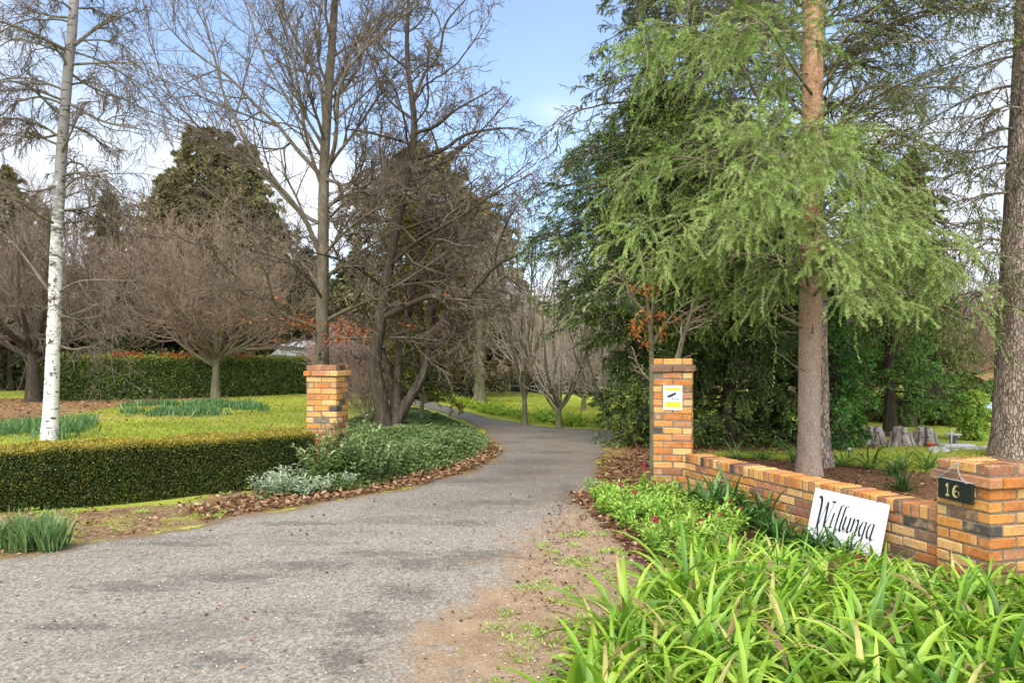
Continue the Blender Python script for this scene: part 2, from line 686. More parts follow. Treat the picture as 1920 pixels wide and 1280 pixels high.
masks = {
    'mulch': soft(MULCH, 0.35),
    'litter': np.maximum.reduce([soft(UNDER, 0.8), soft(LLITTER, 0.3), soft(BACKLITTER, 1.6), soft(TREERING, 0.9) , soft(FARLITTER, 2.0) * 0.55, np.clip((yf - 43) / 6, 0, 1) * 0.9]),
    'soil': np.maximum.reduce([soft(BED_FRONT, 0.3), soft(LBED, 0.3)]),
    'verge': np.maximum.reduce([soft(VERGE, 0.3), soft(DIRTPATCH, 1.4) * 0.66, soft(RIGHTV, 0.4)]),
}

m = NT('ground')
p = m.pos()
n_fine = m.noise(p, 55.0, 4.0, 0.7)
n_mid = m.noise(p, 6.0, 5.0, 0.65)
n_big = m.noise(p, 0.5, 4.0, 0.6)
n_str = m.noise(m.pos((1.0, 0.35, 1.0)), 14.0, 4.0, 0.7)
lawn = m.ramp(m.math('MULTIPLY_ADD', n_mid, 0.5, m.math('MULTIPLY', n_big, 0.5)),
              [(0.30, (0.24, 0.29, 0.035)), (0.45, (0.36, 0.40, 0.05)), (0.58, (0.46, 0.47, 0.07)), (0.72, (0.52, 0.45, 0.12))])
lawn = m.mix(m.math('MULTIPLY', m.step(n_fine, 0.35, 0.7), 0.45), lawn, (0.12, 0.17, 0.02))
lawn = m.mix(m.math('MULTIPLY', m.step(n_str, 0.62, 0.75), 0.35), lawn, (0.42, 0.36, 0.12))
litter = m.ramp(m.math('MULTIPLY_ADD', m.voro(p, 22.0, 'Distance'), 0.6, m.math('MULTIPLY', n_fine, 0.6)),
                [(0.2, (0.05, 0.025, 0.012)), (0.45, (0.16, 0.075, 0.03)), (0.65, (0.28, 0.15, 0.07)), (0.85, (0.36, 0.22, 0.12))])
mulch = m.ramp(m.math('MULTIPLY_ADD', m.voro(m.pos((1, 1.8, 1)), 30.0, 'Distance'), 0.5, m.math('MULTIPLY', n_fine, 0.7)),
               [(0.2, (0.035, 0.016, 0.008)), (0.5, (0.12, 0.055, 0.026)), (0.75, (0.21, 0.11, 0.055)), (0.95, (0.33, 0.20, 0.11))])
soil = m.ramp(n_fine, [(0.3, (0.03, 0.018, 0.01)), (0.7, (0.11, 0.065, 0.035))])
verge = m.ramp(m.math('MULTIPLY_ADD', n_fine, 0.6, m.math('MULTIPLY', n_mid, 0.4)),
               [(0.3, (0.11, 0.06, 0.028)), (0.5, (0.27, 0.18, 0.09)), (0.7, (0.40, 0.29, 0.16))])
moss = m.mix(n_fine, (0.22, 0.25, 0.03), (0.42, 0.42, 0.08))
verge = m.mix(m.math('MULTIPLY', m.step(m.noise(p, 1.6, 5.0, 0.7), 0.50, 0.62), 0.8), verge, moss)


def edge(name, amp=0.9):
    a = m.attr(name)
    j = m.math('MULTIPLY_ADD', m.math('SUBTRACT', m.noise(p, 2.4, 6.0, 0.75), 0.5), amp * 1.6, a)
    return m.step(j, 0.38, 0.62)


litter2 = m.mix(m.math('MULTIPLY', m.step(m.noise(p, 0.9, 5.0, 0.7), 0.50, 0.66), 0.55), litter, lawn)
c = m.mix(edge('verge'), lawn, verge)
c = m.mix(edge('litter'), c, litter2)
c = m.mix(edge('soil', 0.4), c, soil)
c = m.mix(edge('mulch', 0.5), c, mulch)
hgt = m.math('ADD', n_fine, n_mid)
M_ground = m.done(m.bsdf(c, 0.95, 0.1, m.bump(hgt, 0.7, 0.03)))

mb = MB()
mb.add(np.stack([xf, yf, zf], -1), quads, 0.5, 0, True)
ground = mb.build('ground', M_ground)
for nm, arr in masks.items():
    a = ground.data.attributes.new(nm, 'FLOAT', 'POINT')
    a.data.foreach_set('value', arr.astype(np.float32))
tag(ground, 'lawn, leaf litter and garden soil spreading over the whole garden', kind='structure')

# driveway sheet, 6 mm proud of the ground it lies on
dx = np.arange(-14, 7.5, 0.07)
dy = np.concatenate([np.arange(0.6, 16, 0.07), np.arange(16, 47, 0.16)])
DX, DY = np.meshgrid(dx, dy)
sd = sd_poly(DX, DY, DRIVE)
sh = sd_poly(DX, DY, SHOULDER)
rag = (vnoise(DX, DY, 1.6, 7) - 0.5) * 0.22 + (vnoise(DX, DY, 5.0, 9) - 0.5) * 0.12
keep = (sd + rag) > 0
kc = keep[:-1, :-1] & keep[1:, :-1] & keep[:-1, 1:] & keep[1:, 1:]
di = np.arange(DX.size).reshape(DX.shape)
dq = np.stack([di[:-1, :-1], di[:-1, 1:], di[1:, 1:], di[1:, :-1]], -1)[kc]
used, inv = np.unique(dq.ravel(), return_inverse=True)
ux, uy = DX.ravel()[used], DY.ravel()[used]
us = (sd + rag).ravel()[used]
crown = 0.008 + np.clip(us, 0, 0.5) * 0.03
dz = ground_z(ux, uy) * 0.5 + crown
dz = np.maximum(dz, ground_z(ux, uy) + 0.006)
m = NT('driveway')
p = m.pos()
sp1 = m.noise(p, 70.0, 4.0, 0.8)
vo = m.voro(p, 62.0, 'Color')
bw = m.n('ShaderNodeRGBToBW')
m.l(vo, bw.inputs[0])
nb = m.noise(m.pos((0.8, 1.0, 1)), 0.8, 5.0, 0.6)
nm_ = m.noise(p, 4.0, 5.0, 0.7)
tone = m.math('MULTIPLY_ADD', bw.outputs[0], 0.42, m.math('MULTIPLY', sp1, 0.6))
stone = m.ramp(tone, [(0.18, (0.055, 0.046, 0.035)), (0.40, (0.215, 0.184, 0.142)), (0.60, (0.345, 0.300, 0.236)), (0.82, (0.60, 0.53, 0.43))])
seal = m.ramp(tone, [(0.2, (0.06, 0.052, 0.040)), (0.5, (0.195, 0.170, 0.134)), (0.8, (0.36, 0.318, 0.252))])
far = m.attr('far')
c = m.mix(m.step(m.math('MULTIPLY_ADD', m.math('SUBTRACT', nb, 0.5), 1.2, far), 0.3, 0.9), stone, seal)
dark = m.step(m.noise(m.pos((0.5, 1.1, 1)), 0.8, 6.0, 0.7, dist=0.6), 0.50, 0.66)
c = m.mix(m.math('MULTIPLY', dark, 0.45), c, m.mix(sp1, (0.05, 0.042, 0.03), (0.16, 0.14, 0.11)))
needles = m.ramp(m.math('MULTIPLY_ADD', sp1, 0.6, m.math('MULTIPLY', nm_, 0.4)),
                 [(0.3, (0.13, 0.072, 0.034)), (0.5, (0.34, 0.22, 0.12)), (0.75, (0.56, 0.41, 0.26))])
shf = m.step(m.math('MULTIPLY_ADD', m.math('SUBTRACT', m.noise(p, 1.5, 6.0, 0.75), 0.5), 1.9, m.math('MULTIPLY_ADD', m.math('SUBTRACT', m.noise(p, 14.0, 4.0, 0.8), 0.5), 0.9, m.attr('shoulder'))), 0.30, 0.85)
c = m.mix(m.math('MULTIPLY', shf, 0.92), c, needles)
c = m.mix(m.math('MULTIPLY', m.math('MULTIPLY', m.attr('strip'), m.step(m.noise(p, 3.0, 6.0, 0.8), 0.40, 0.62)), 0.65), c, m.mix(0.4, needles, (0.06, 0.045, 0.03)))
mossc = m.mix(sp1, (0.15, 0.17, 0.02), (0.36, 0.36, 0.07))
msf = m.math('MULTIPLY', m.step(m.noise(p, 2.2, 6.0, 0.75), 0.60, 0.70), m.math('ADD', m.math('MULTIPLY', shf, 0.75), m.math('MULTIPLY', m.attr('strip'), 1.0)), clamp=True)
c = m.mix(msf, c, mossc)
ed = m.step(m.math('MULTIPLY_ADD', m.math('SUBTRACT', nm_, 0.5), 0.5, m.attr('rim')), 0.0, 0.30)
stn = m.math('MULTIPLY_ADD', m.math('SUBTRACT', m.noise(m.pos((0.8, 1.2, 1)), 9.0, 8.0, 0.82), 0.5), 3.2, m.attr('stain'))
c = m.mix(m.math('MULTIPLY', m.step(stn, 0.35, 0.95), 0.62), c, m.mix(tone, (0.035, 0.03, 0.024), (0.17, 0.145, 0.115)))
c = m.mix(ed, m.mix(sp1, (0.10, 0.06, 0.03), (0.30, 0.21, 0.12)), c)
hgt = m.math('MULTIPLY_ADD', bw.outputs[0], 0.5, sp1)
M_drive = m.done(m.bsdf(c, 0.9, 0.2, m.bump(hgt, 0.6, 0.012)))
mb = MB()
mb.add(np.stack([ux, uy, dz], -1), inv.reshape(-1, 4), 0.5, 0, True)
drive = mb.build('driveway', M_drive)
uu, vv = ux / uy * F + U0, H * F / uy + VH
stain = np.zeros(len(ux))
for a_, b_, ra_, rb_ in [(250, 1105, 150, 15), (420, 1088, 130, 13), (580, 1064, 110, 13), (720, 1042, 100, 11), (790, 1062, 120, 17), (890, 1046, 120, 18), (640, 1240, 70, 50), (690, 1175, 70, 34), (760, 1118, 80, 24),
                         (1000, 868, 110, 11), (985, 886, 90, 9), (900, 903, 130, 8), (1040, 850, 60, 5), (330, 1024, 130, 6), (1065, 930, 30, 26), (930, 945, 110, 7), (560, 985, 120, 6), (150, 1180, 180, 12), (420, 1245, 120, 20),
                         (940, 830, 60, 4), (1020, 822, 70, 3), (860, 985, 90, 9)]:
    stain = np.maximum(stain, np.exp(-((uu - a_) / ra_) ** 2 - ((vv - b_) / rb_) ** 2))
strip = np.exp(-((ux - np.interp(uy, [4, 8, 10.5, 12, 14, 16, 20, 30], [-1.6, -0.5, 0.35, 0.9, 1.25, 0.9, -1.2, -5.5])) / 0.35) ** 2) * np.clip((uy - 8) / 3, 0, 1)
for nm, arr in (('rim', us), ('shoulder', np.clip(sh.ravel()[used] / 1.2 + 0.4, 0, 1)), ('far', np.clip((uy - 5.2) / 6, 0, 1)), ('strip', strip), ('stain', stain)):
    a = drive.data.attributes.new(nm, 'FLOAT', 'POINT')
    a.data.foreach_set('value', np.asarray(arr).astype(np.float32))
tag(drive, 'grey gravel and bitumen driveway curving away between the brick piers', kind='structure')
# ------------------------------------------------------------------ brickwork
rng = np.random.default_rng(11)
m = NT('clinker_brick')
p = m.coord('Object')
tn = m.attr()
c = m.ramp(tn, [(0.0, (0.56, 0.30, 0.095)), (0.14, (0.62, 0.37, 0.135)), (0.28, (0.53, 0.235, 0.06)), (0.42, (0.46, 0.17, 0.045)), (0.55, (0.42, 0.19, 0.085)),
                (0.68, (0.28, 0.125, 0.065)), (0.80, (0.20, 0.11, 0.065)), (0.91, (0.075, 0.062, 0.05))], 'CONSTANT')
n1 = m.noise(p, 26.0, 5.0, 0.7)
n2 = m.noise(p, 120.0, 3.0, 0.7)
c = m.mix(m.math('MULTIPLY', m.step(n1, 0.42, 0.7), 0.55), c, m.hsv(c, 0.485, 1.1, 0.62))
c = m.mix(m.math('MULTIPLY', m.step(m.noise(p, 9.0, 4.0, 0.6), 0.52, 0.7), 0.4), c, (0.62, 0.43, 0.20))
c = m.mix(m.math('MULTIPLY', m.step(n2, 0.62, 0.70), 0.55), c, (0.10, 0.05, 0.025))
wz = m.noise(m.pos((1, 1, 0.5)), 3.2, 6.0, 0.7)
c = m.mix(m.math('MULTIPLY', m.step(wz, 0.52, 0.68), 0.45), c, m.hsv(c, 0.5, 0.75, 0.5))
c = m.mix(m.math('MULTIPLY', m.step(m.noise(p, 17.0, 6.0, 0.8), 0.62, 0.70), 0.5), c, (0.42, 0.40, 0.30))
sz = m.n('ShaderNodeSeparateXYZ')
m.l(m.n('ShaderNodeNewGeometry').outputs['Position'], sz.inputs[0])
splash = m.step(m.math('MULTIPLY_ADD', m.math('SUBTRACT', m.noise(m.pos(), 7.0, 6.0, 0.75), 0.5), 0.7, sz.outputs['Z']), 0.26, 0.02)
c = m.mix(m.math('MULTIPLY', splash, 0.6), c, (0.13, 0.085, 0.05))
M_brick = m.done(m.bsdf(c, 0.85, 0.2, m.bump(m.math('MULTIPLY_ADD', n2, 0.5, n1), 0.5, 0.006)))
m = NT('mortar')
n1 = m.noise(m.coord('Object'), 60.0, 4.0, 0.7)
M_mortar = m.done(m.bsdf(m.ramp(n1, [(0.3, (0.09, 0.07, 0.048)), (0.7, (0.27, 0.22, 0.15))]), 0.95, 0.1, m.bump(n1, 0.6, 0.006)))
m = NT('painted_hole_shade')
M_holeshade = m.done(m.bsdf((0.03, 0.018, 0.010), 1.0, 0.0))  # flat near-black colour stands in for the shade inside core holes


def tone_pick(n=None, top=False):
    w_ = np.array([.18, .18, .19, .14, .12, .09, .05, .05])
    k = rng.choice(8, p=w_ / w_.sum())
    return (0.02, 0.16, 0.30, 0.44, 0.57, 0.70, 0.82, 0.95)[k]


CH, BL, BW, BH, JT = 0.086, 0.231, 0.111, 0.0785, 0.0075


def one_brick(mb, c, ax, half):
    j = rng.normal(0, 0.0022, 3)
    a = zrot(rng.normal(0, 0.006)) @ ax
    box(mb, np.asarray(c) + j, a, np.asarray(half) - np.array([rng.random() * 0.003, 0, rng.random() * 0.002]), tone_pick(), 0, 0.0085)


def ring_course(mb, org, ax, z, k, grow=0.0, fill=False):
    """one course of a 470 x 470 pier; org = near corner, ax rows: along x, along y, up"""
    S = 2 * BL + JT
    g = grow
    L = (S + 2 * g - JT) / 2
    X, Y_ = ax[0], ax[1]
    if k % 2:
        X, Y_ = Y_, X
    A = np.array([X, Y_, ax[2]])
    o = org - ax[0] * g - ax[1] * g
    T = S + 2 * g
    zz = np.array([0, 0, z + BH / 2])
    for q in (0, 1):
        for r in (0, 1):
            one_brick(mb, o + X * (L / 2 + q * (L + JT)) + Y_ * (BW / 2 + r * (T - BW)) + zz, A, (L / 2, BW / 2, BH / 2))
    inner = T - 2 * BW - 2 * JT
    for q in (0, 1):
        one_brick(mb, o + X * (BW / 2 + q * (T - BW)) + Y_ * (T / 2) + zz, np.array([Y_, X, ax[2]]), (inner / 2, BW / 2, BH / 2))
    if fill:
        one_brick(mb, o + X * (T / 2) + Y_ * (T / 2 - 0.058) + zz, A, (inner / 2, BW / 2, BH / 2))
        one_brick(mb, o + X * (T / 2) + Y_ * (T / 2 + 0.058) + zz, A, (inner / 2, BW / 2, BH / 2))


def brick_pier(label, near, rot, n, group=None, hole_discs=False):
    ax = zrot(rot)
    S = 2 * BL + JT
    t = thing('brick_pier', label, 'brick pier', near, group)
    o0 = np.asarray(near, float)
    mb = MB()
    for k in range(n - 2):
        ring_course(mb, o0, ax, k * CH, k)
    box(mb, o0 + ax[0] * S / 2 + ax[1] * S / 2 + np.array([0, 0, (n - 2) * CH / 2 - 0.02]), ax, (S / 2 - 0.006, S / 2 - 0.006, (n - 2) * CH / 2 + 0.015), 0.5, 1)
    mb.build('shaft', [M_brick, M_mortar], t, o0)
    mb = MB()
    ring_course(mb, o0, ax, (n - 2) * CH, n, 0.032)
    ring_course(mb, o0, ax, (n - 1) * CH, n + 1, 0.0, True)
    box(mb, o0 + ax[0] * S / 2 + ax[1] * S / 2 + np.array([0, 0, (n - 1) * CH]), ax, (S / 2 - 0.005, S / 2 - 0.005, CH - 0.013), 0.5, 1)
    if hole_discs:
        for i in range(9):
            for j in range(7):
                c_ = o0 + ax[0] * (0.035 + i * 0.050) + ax[1] * (0.035 + j * 0.066) + np.array([0, 0, n * CH - 0.0079])
                a = 0.5 + np.arange(6) / 6 * 2 * np.pi
                v = c_ + (np.cos(a) * 0.013)[:, None] * ax[0] + (np.sin(a) * 0.013)[:, None] * ax[1]
                mb.add(v, [list(range(6))], 0.5, 2)  # flat dark disc painted on the cap, no real recess
    mb.build('cap', [M_brick, M_mortar, M_holeshade], t, o0)
    return t


NEAR_ROT = -math.atan2(0.264, 0.965)       # local x axis turns towards +y
near_ax_rot = math.atan2(PE[1], PE[0])
PIER_NEAR = brick_pier('low orange brick pier at the end of the low wall, carrying the black number plate', C0, near_ax_rot, 11, hole_discs=True)
TP = np.array([1.775, 9.33, 0.0])
T_ROT = -math.radians(15.5)
PIER_TALL = brick_pier('tall orange brick pier with a white camera notice, joined to the low wall', TP, T_ROT, 20)
LP = np.array([-3.04, 10.98, 0.0])
L_ROT = -math.radians(9.3)
PIER_LEFT = brick_pier('tall orange brick pier without a sign, standing at the end of the clipped box hedge', LP, L_ROT, 19)

# low wall: five stretcher courses and a rowlock capping
wt = thing('brick_wall', 'low orange brick wall with an on-edge brick capping between the two right-hand piers', 'brick wall', W1)
wd = unit(W0 - W1)
wn = np.array([-wd[1], wd[0], 0])          # away from the camera side
if wn[0] < 0:
    wn = -wn
WL = np.linalg.norm(W0 - W1) + 0.05
ax = np.array([wd, wn, [0, 0, 1.0]])
mb = MB()
for k in range(5):
    s = -0.02 - (0.12 if k % 2 else 0)
    while s < WL:
        a, b = max(s, 0), min(s + BL, WL)
        if b - a > 0.03:
            one_brick(mb, W1 + wd * (a + b) / 2 + wn * 0.115 + np.array([0, 0, k * CH + BH / 2]), ax, ((b - a) / 2, 0.115, BH / 2))
        s += BL + JT
box(mb, W1 + wd * WL / 2 + wn * 0.115 + np.array([0, 0, 0.2]), ax, (WL / 2, 0.109, 0.225), 0.5, 1)
mb.build('courses', [M_brick, M_mortar], wt, W1)
mb = MB()
s = 0.0
while s + 0.076 < WL:
    one_brick(mb, W1 + wd * (s + 0.038) + wn * 0.118 + np.array([0, 0, 5 * CH + 0.055]), ax, (0.0375, 0.128, 0.055))
    s += 0.085
box(mb, W1 + wd * WL / 2 + wn * 0.118 + np.array([0, 0, 5 * CH + 0.045]), ax, (WL / 2, 0.120, 0.052), 0.5, 1)
mb.build('capping', [M_brick, M_mortar], wt, W1)

# ------------------------------------------------------------------ signs


def paint(name, rgb, rough=0.5, wear=0.12, spec=0.4, metal=0.0):
    m = NT(name)
    n1 = m.noise(m.coord('Object'), 14.0, 5.0, 0.7)
    c = m.mix(m.math('MULTIPLY', m.step(n1, 0.45, 0.75), wear), rgb, tuple(x * 0.45 for x in rgb))
    return m.done(m.bsdf(c, rough, spec, None, metal))


M_white = paint('white_paint', (0.74, 0.74, 0.72), 0.5, 0.22)
M_black = paint('black_paint', (0.012, 0.016, 0.014), 0.45, 0.3)
M_ink = paint('dark_lettering', (0.02, 0.022, 0.028), 0.5, 0.2)
M_brass = paint('brass_paint', (0.62, 0.50, 0.20), 0.4, 0.4, 0.5, 0.25)
M_yellow = paint('yellow_panel', (0.80, 0.66, 0.02), 0.5, 0.1)
M_steel = paint('chain_steel', (0.42, 0.40, 0.37), 0.35, 0.4, 0.5, 0.7)
M_greysheet = paint('sheet_edge', (0.35, 0.35, 0.36), 0.5, 0.2)


def nib(mb, pts, ang, wd_, frame, lift, n=40, thick=0.0036, it=2):
    """broad-nib pen stroke in board coordinates: frame = (origin, right, up, out)"""
    o, R, U_, N2 = frame
    q = smooth_line(np.array(pts, float), n, it)
    a = np.array([math.cos(ang), math.sin(ang)]) * wd_ / 2
    T = unit(np.gradient(q, axis=0))
    nrm = np.stack([-T[:, 1], T[:, 0]], -1)
    base = np.where((nrm @ a)[:, None] < 0, -1, 1) * nrm * thick + a * np.sign(nrm @ a + 1e-9)[:, None]
    L, R2 = q + base, q - base
    mk = lambda z2: o + z2[:, :1] * R + z2[:, 1:2] * U_ + lift * N2
    v = np.concatenate([mk(L), mk(R2)])
    i = np.arange(n - 1)
    mb.add(v, np.stack([i, i + 1, i + 1 + n, i + n], -1), 0.5, 0)


def text_mesh(body, size, frame, at, lift, width=None):
    """built-in lettering turned into flat faces on a board"""
    o, R, U_, N2 = frame
    cu = bpy.data.curves.new('lettering', 'FONT')
    cu.body = body
    cu.size = size
    cu.align_x = 'CENTER'
    cu.align_y = 'CENTER'
    cu.resolution_u = 3
    ob = bpy.data.objects.new('lettering', cu)
    col.objects.link(ob)
    dg = bpy.context.evaluated_depsgraph_get()
    me = ob.evaluated_get(dg).to_mesh()
    v = np.array([x.co[:] for x in me.vertices])
    fs = [tuple(q.vertices) for q in me.polygons]
    ob.evaluated_get(dg).to_mesh_clear()
    bpy.data.objects.remove(ob)
    sc = width / (v[:, 0].max() - v[:, 0].min()) if width else 1.0
    w3 = o + (v[:, :1] * sc + at[0]) * R + (v[:, 1:2] + at[1]) * U_ + lift * N2
    return w3, fs


def add_text(mb, *a, mat=0, **k):
    w3, fs = text_mesh(*a, **k)
    by = {}
    for f in fs:
        by.setdefault(len(f), []).append(f)
    n0 = mb.n
    mb.v.append(w3)
    mb.n += len(w3)
    for ln, l_ in by.items():
        mb.f.append(np.array(l_) + n0)
        mb.t.append(np.full(len(l_), 0.5))
        mb.m.append(np.full(len(l_), mat))
        mb.s.append(np.full(len(l_), False))


# house name board leaning on the wall
TL, TR = P(1529, 913, 6.90), P(1667, 946, 6.08)
R_ = TR - TL
R_[2] = 0
BWD = np.linalg.norm(R_)
R_ = unit(R_)
out = np.array([R_[1], -R_[0], 0])
if out[1] > 0:
    out = -out
lean = 0.24
U_ = unit(np.array([0, 0, 1.0]) * math.cos(lean) - out * math.sin(lean))
N2 = np.cross(R_, U_)
if N2 @ out < 0:
    N2 = -N2
BHT = 0.46
org = TL.copy()
org[2] = (TL[2] + TR[2]) / 2
org = org - U_ * BHT
t = thing('name_board', 'white board with the black hand-lettered word Willunga, leaning on the low wall', 'sign', org)
mb = MB()
box(mb, org + R_ * BWD / 2 + U_ * BHT / 2 - N2 * 0.008, np.array([R_, U_, N2]), (BWD / 2, BHT / 2, 0.008), 0.5, 0, 0.002)
mb.build('board', M_white, t, org)
mb = MB()
fr = (org, R_, U_, N2)
sx = BWD / 0.86
ln = lambda pts: [(x_ * sx, y_) for x_, y_ in pts]
ang = math.radians(40)
B_ = 0.135                                 # baseline above the bottom edge
nib(mb, ln([(0.045, B_ + .205), (0.065, B_ + .245), (0.095, B_ + .262), (0.118, B_ + .235), (0.122, B_ + .17), (0.118, B_ + .08), (0.113, B_ - .03)]), ang, 0.026, fr, 0.0016)
nib(mb, ln([(0.113, B_ - .03), (0.150, B_ + .08), (0.197, B_ + .225)]), ang, 0.008, fr, 0.0018, thick=0.0055)
nib(mb, ln([(0.197, B_ + .225), (0.200, B_ + .15), (0.197, B_ + .05), (0.196, B_ + .0)]), ang, 0.024, fr, 0.0020)
nib(mb, ln([(0.196, B_ + .0), (0.235, B_ + .10), (0.270, B_ + .235)]), ang, 0.008, fr, 0.0022, thick=0.0055)
nib(mb, ln([(0.246, B_ + .238), (0.292, B_ + .238)]), math.radians(80), 0.010, fr, 0.0024, 8, it=0)
nib(mb, ln([(0.128, B_ - .02), (0.135, B_ - .07), (0.150, B_ - .10)]), ang, 0.012, fr, 0.0018)


def stem(x0, y0, x1, y1, hook=True, wd_=0.019):
    a_ = [(x0 - .012, y0 - .012), (x0, y0), (x0 - (x0 - x1) * .5, y0 - (y0 - y1) * .5), (x1, y1 + .02)]
    if hook:
        a_ += [(x1 + .006, y1 + .002), (x1 + .024, y1 + .012)]
    nib(mb, ln(a_), ang, wd_, fr, 0.0016)


stem(0.292, B_ + .145, 0.268, B_ + .005)                              # i
nib(mb, ln([(0.303, B_ + .185), (0.311, B_ + .198)]), math.radians(-20), 0.014, fr, 0.0016, 6, it=0)
for x_ in (0.372, 0.424):                                             # l l
    nib(mb, ln([(x_ + .022, B_ + .222), (x_ + .008, B_ + .232), (x_ - .010, B_ + .222), (x_ - .026, B_ + .13), (x_ - .042, B_ + .02), (x_ - .034, B_ + .0), (x_ - .016, B_ + .012)]), ang, 0.019, fr, 0.0016)
stem(0.437, B_ + .143, 0.420, B_ + .022)                              # u
nib(mb, ln([(0.425, B_ + .006), (0.445, B_ + .012), (0.470, B_ + .06), (0.487, B_ + .135)]), ang, 0.010, fr, 0.0018)
stem(0.492, B_ + .143, 0.471, B_ + .005)
stem(0.535, B_ + .143, 0.512, B_ + .0, False)                         # n
nib(mb, ln([(0.517, B_ + .05), (0.545, B_ + .118), (0.572, B_ + .142), (0.582, B_ + .125), (0.574, B_ + .07), (0.562, B_ + .012), (0.568, B_ + .0), (0.585, B_ + .012)]), ang, 0.017, fr, 0.0018)
nib(mb, ln([(0.668, B_ + .132), (0.645, B_ + .144), (0.620, B_ + .12), (0.604, B_ + .06), (0.612, B_ + .012), (0.632, B_ + .012), (0.655, B_ + .06)]), ang, 0.016, fr, 0.0016)   # g
nib(mb, ln([(0.668, B_ + .138), (0.655, B_ + .05), (0.640, B_ - .05), (0.618, B_ - .085), (0.590, B_ - .08)]), ang, 0.016, fr, 0.0018)
nib(mb, ln([(0.752, B_ + .132), (0.728, B_ + .144), (0.703, B_ + .12), (0.688, B_ + .06), (0.696, B_ + .012), (0.716, B_ + .012), (0.738, B_ + .06)]), ang, 0.016, fr, 0.0016)   # a
nib(mb, ln([(0.752, B_ + .138), (0.741, B_ + .07), (0.732, B_ + .012), (0.742, B_ + .0), (0.760, B_ + .014)]), ang, 0.017, fr, 0.0018)
mb.build('lettering', M_ink, t, org)
for x_ in (0.10, 0.74):
    mb = MB()
    c_ = org + R_ * x_ * sx + U_ * (BHT - 0.012)
    th = np.linspace(0, 1.5 * np.pi, 8)
    tubes(mb, c_ + (np.cos(th) * 0.012)[:, None] * N2 + (np.sin(th) * 0.016)[:, None] * U_ + (th * 0.001)[:, None] * R_, np.full(8, 0.0025), 5)
    mb.build('hook', M_ink, t, org)

# number plate hung on a chain from the near pier
q0 = C0 + PD * 0.406 - PE * 0.050
q1 = C0 + PD * 0.106 - PE * 0.050
R_ = unit(q1 - q0)
N2 = -PE
U_ = np.array([0, 0, 1.0])
NW, NH = np.linalg.norm(q1 - q0), 0.150
org = q0 + np.array([0, 0, 0.652])
t = thing('number_plate', 'black plate with brass figures 16 hanging by a chain on the near brick pier', 'sign', org)
tilt = math.radians(-3.5)
R2 = unit(R_ * math.cos(tilt) + U_ * math.sin(tilt) * 0.35)
U2 = np.cross(N2, R2)
U2 = U2 if U2[2] > 0 else -U2
fr = (org, R2, U2, N2)
mb = MB()
box(mb, org + R2 * NW / 2 + U2 * NH / 2 - N2 * 0.012, np.array([R2, U2, N2]), (NW / 2, NH / 2, 0.012), 0.5, 0, 0.003)
mb.build('plate', M_black, t, org)
mb = MB()
box(mb, org + R2 * NW / 2 + U2 * (NH + 0.002) - N2 * 0.012, np.array([R2, U2, N2]), (NW / 2, 0.002, 0.013), 0.5, 0)
mb.build('edge_strip', M_greysheet, t, org)
mb = MB()
x_ = 0.092
nib(mb, [(x_, 0.034), (x_, 0.118)], math.radians(0), 0.016, fr, 0.003, 6, it=0)
nib(mb, [(x_ - .016, 0.100), (x_ + .004, 0.116)], math.radians(90), 0.012, fr, 0.0034, 6, it=0)
nib(mb, [(x_ - .015, 0.033), (x_ + .015, 0.033)], math.radians(90), 0.008, fr, 0.0036, 6, it=0)
x_ = 0.168
nib(mb, [(x_ + .024, 0.108), (x_ + .012, 0.118), (x_ - .006, 0.114), (x_ - .020, 0.094), (x_ - .026, 0.065), (x_ - .022, 0.042), (x_ - .006, 0.031), (x_ + .012, 0.033), (x_ + .025, 0.048),
         (x_ + .024, 0.066), (x_ + .010, 0.078), (x_ - .006, 0.076), (x_ - .020, 0.062)], math.radians(15), 0.013, fr, 0.003, 48)
mb.build('numerals', M_brass, t, org)
mb = MB()
peak = C0 + PD * 0.245 - PE * 0.012 + np.array([0, 0, 0.930])
e0, e1 = org + R2 * 0.03 + U2 * NH + N2 * 0.003, org + R2 * (NW - 0.03) + U2 * NH + N2 * 0.003
for e in (e0, e1):
    k = 11
    path = np.linspace(0, 1, k)[:, None] * (peak - e) + e
    path[:, 2] -= 0.012 * np.sin(np.linspace(0, np.pi, k))
    path -= PE * (0.012 + 0.03 * np.sin(np.linspace(0, np.pi, k)))[:, None]
    for i in range(k - 1):
        d_ = unit(path[i + 1] - path[i])
        s_ = unit(np.cross(d_, N2 if i % 2 else R2))
        ct = (path[i] + path[i + 1]) / 2
        L_ = np.linalg.norm(path[i + 1] - path[i]) * 0.72
        th = np.linspace(0, 2 * np.pi, 13)
        tubes(mb, ct + (np.cos(th) * L_)[:, None] * d_ + (np.sin(th) * 0.0065)[:, None] * s_, np.full(13, 0.0023), 5)
mb.build('chain', M_steel, t, org)

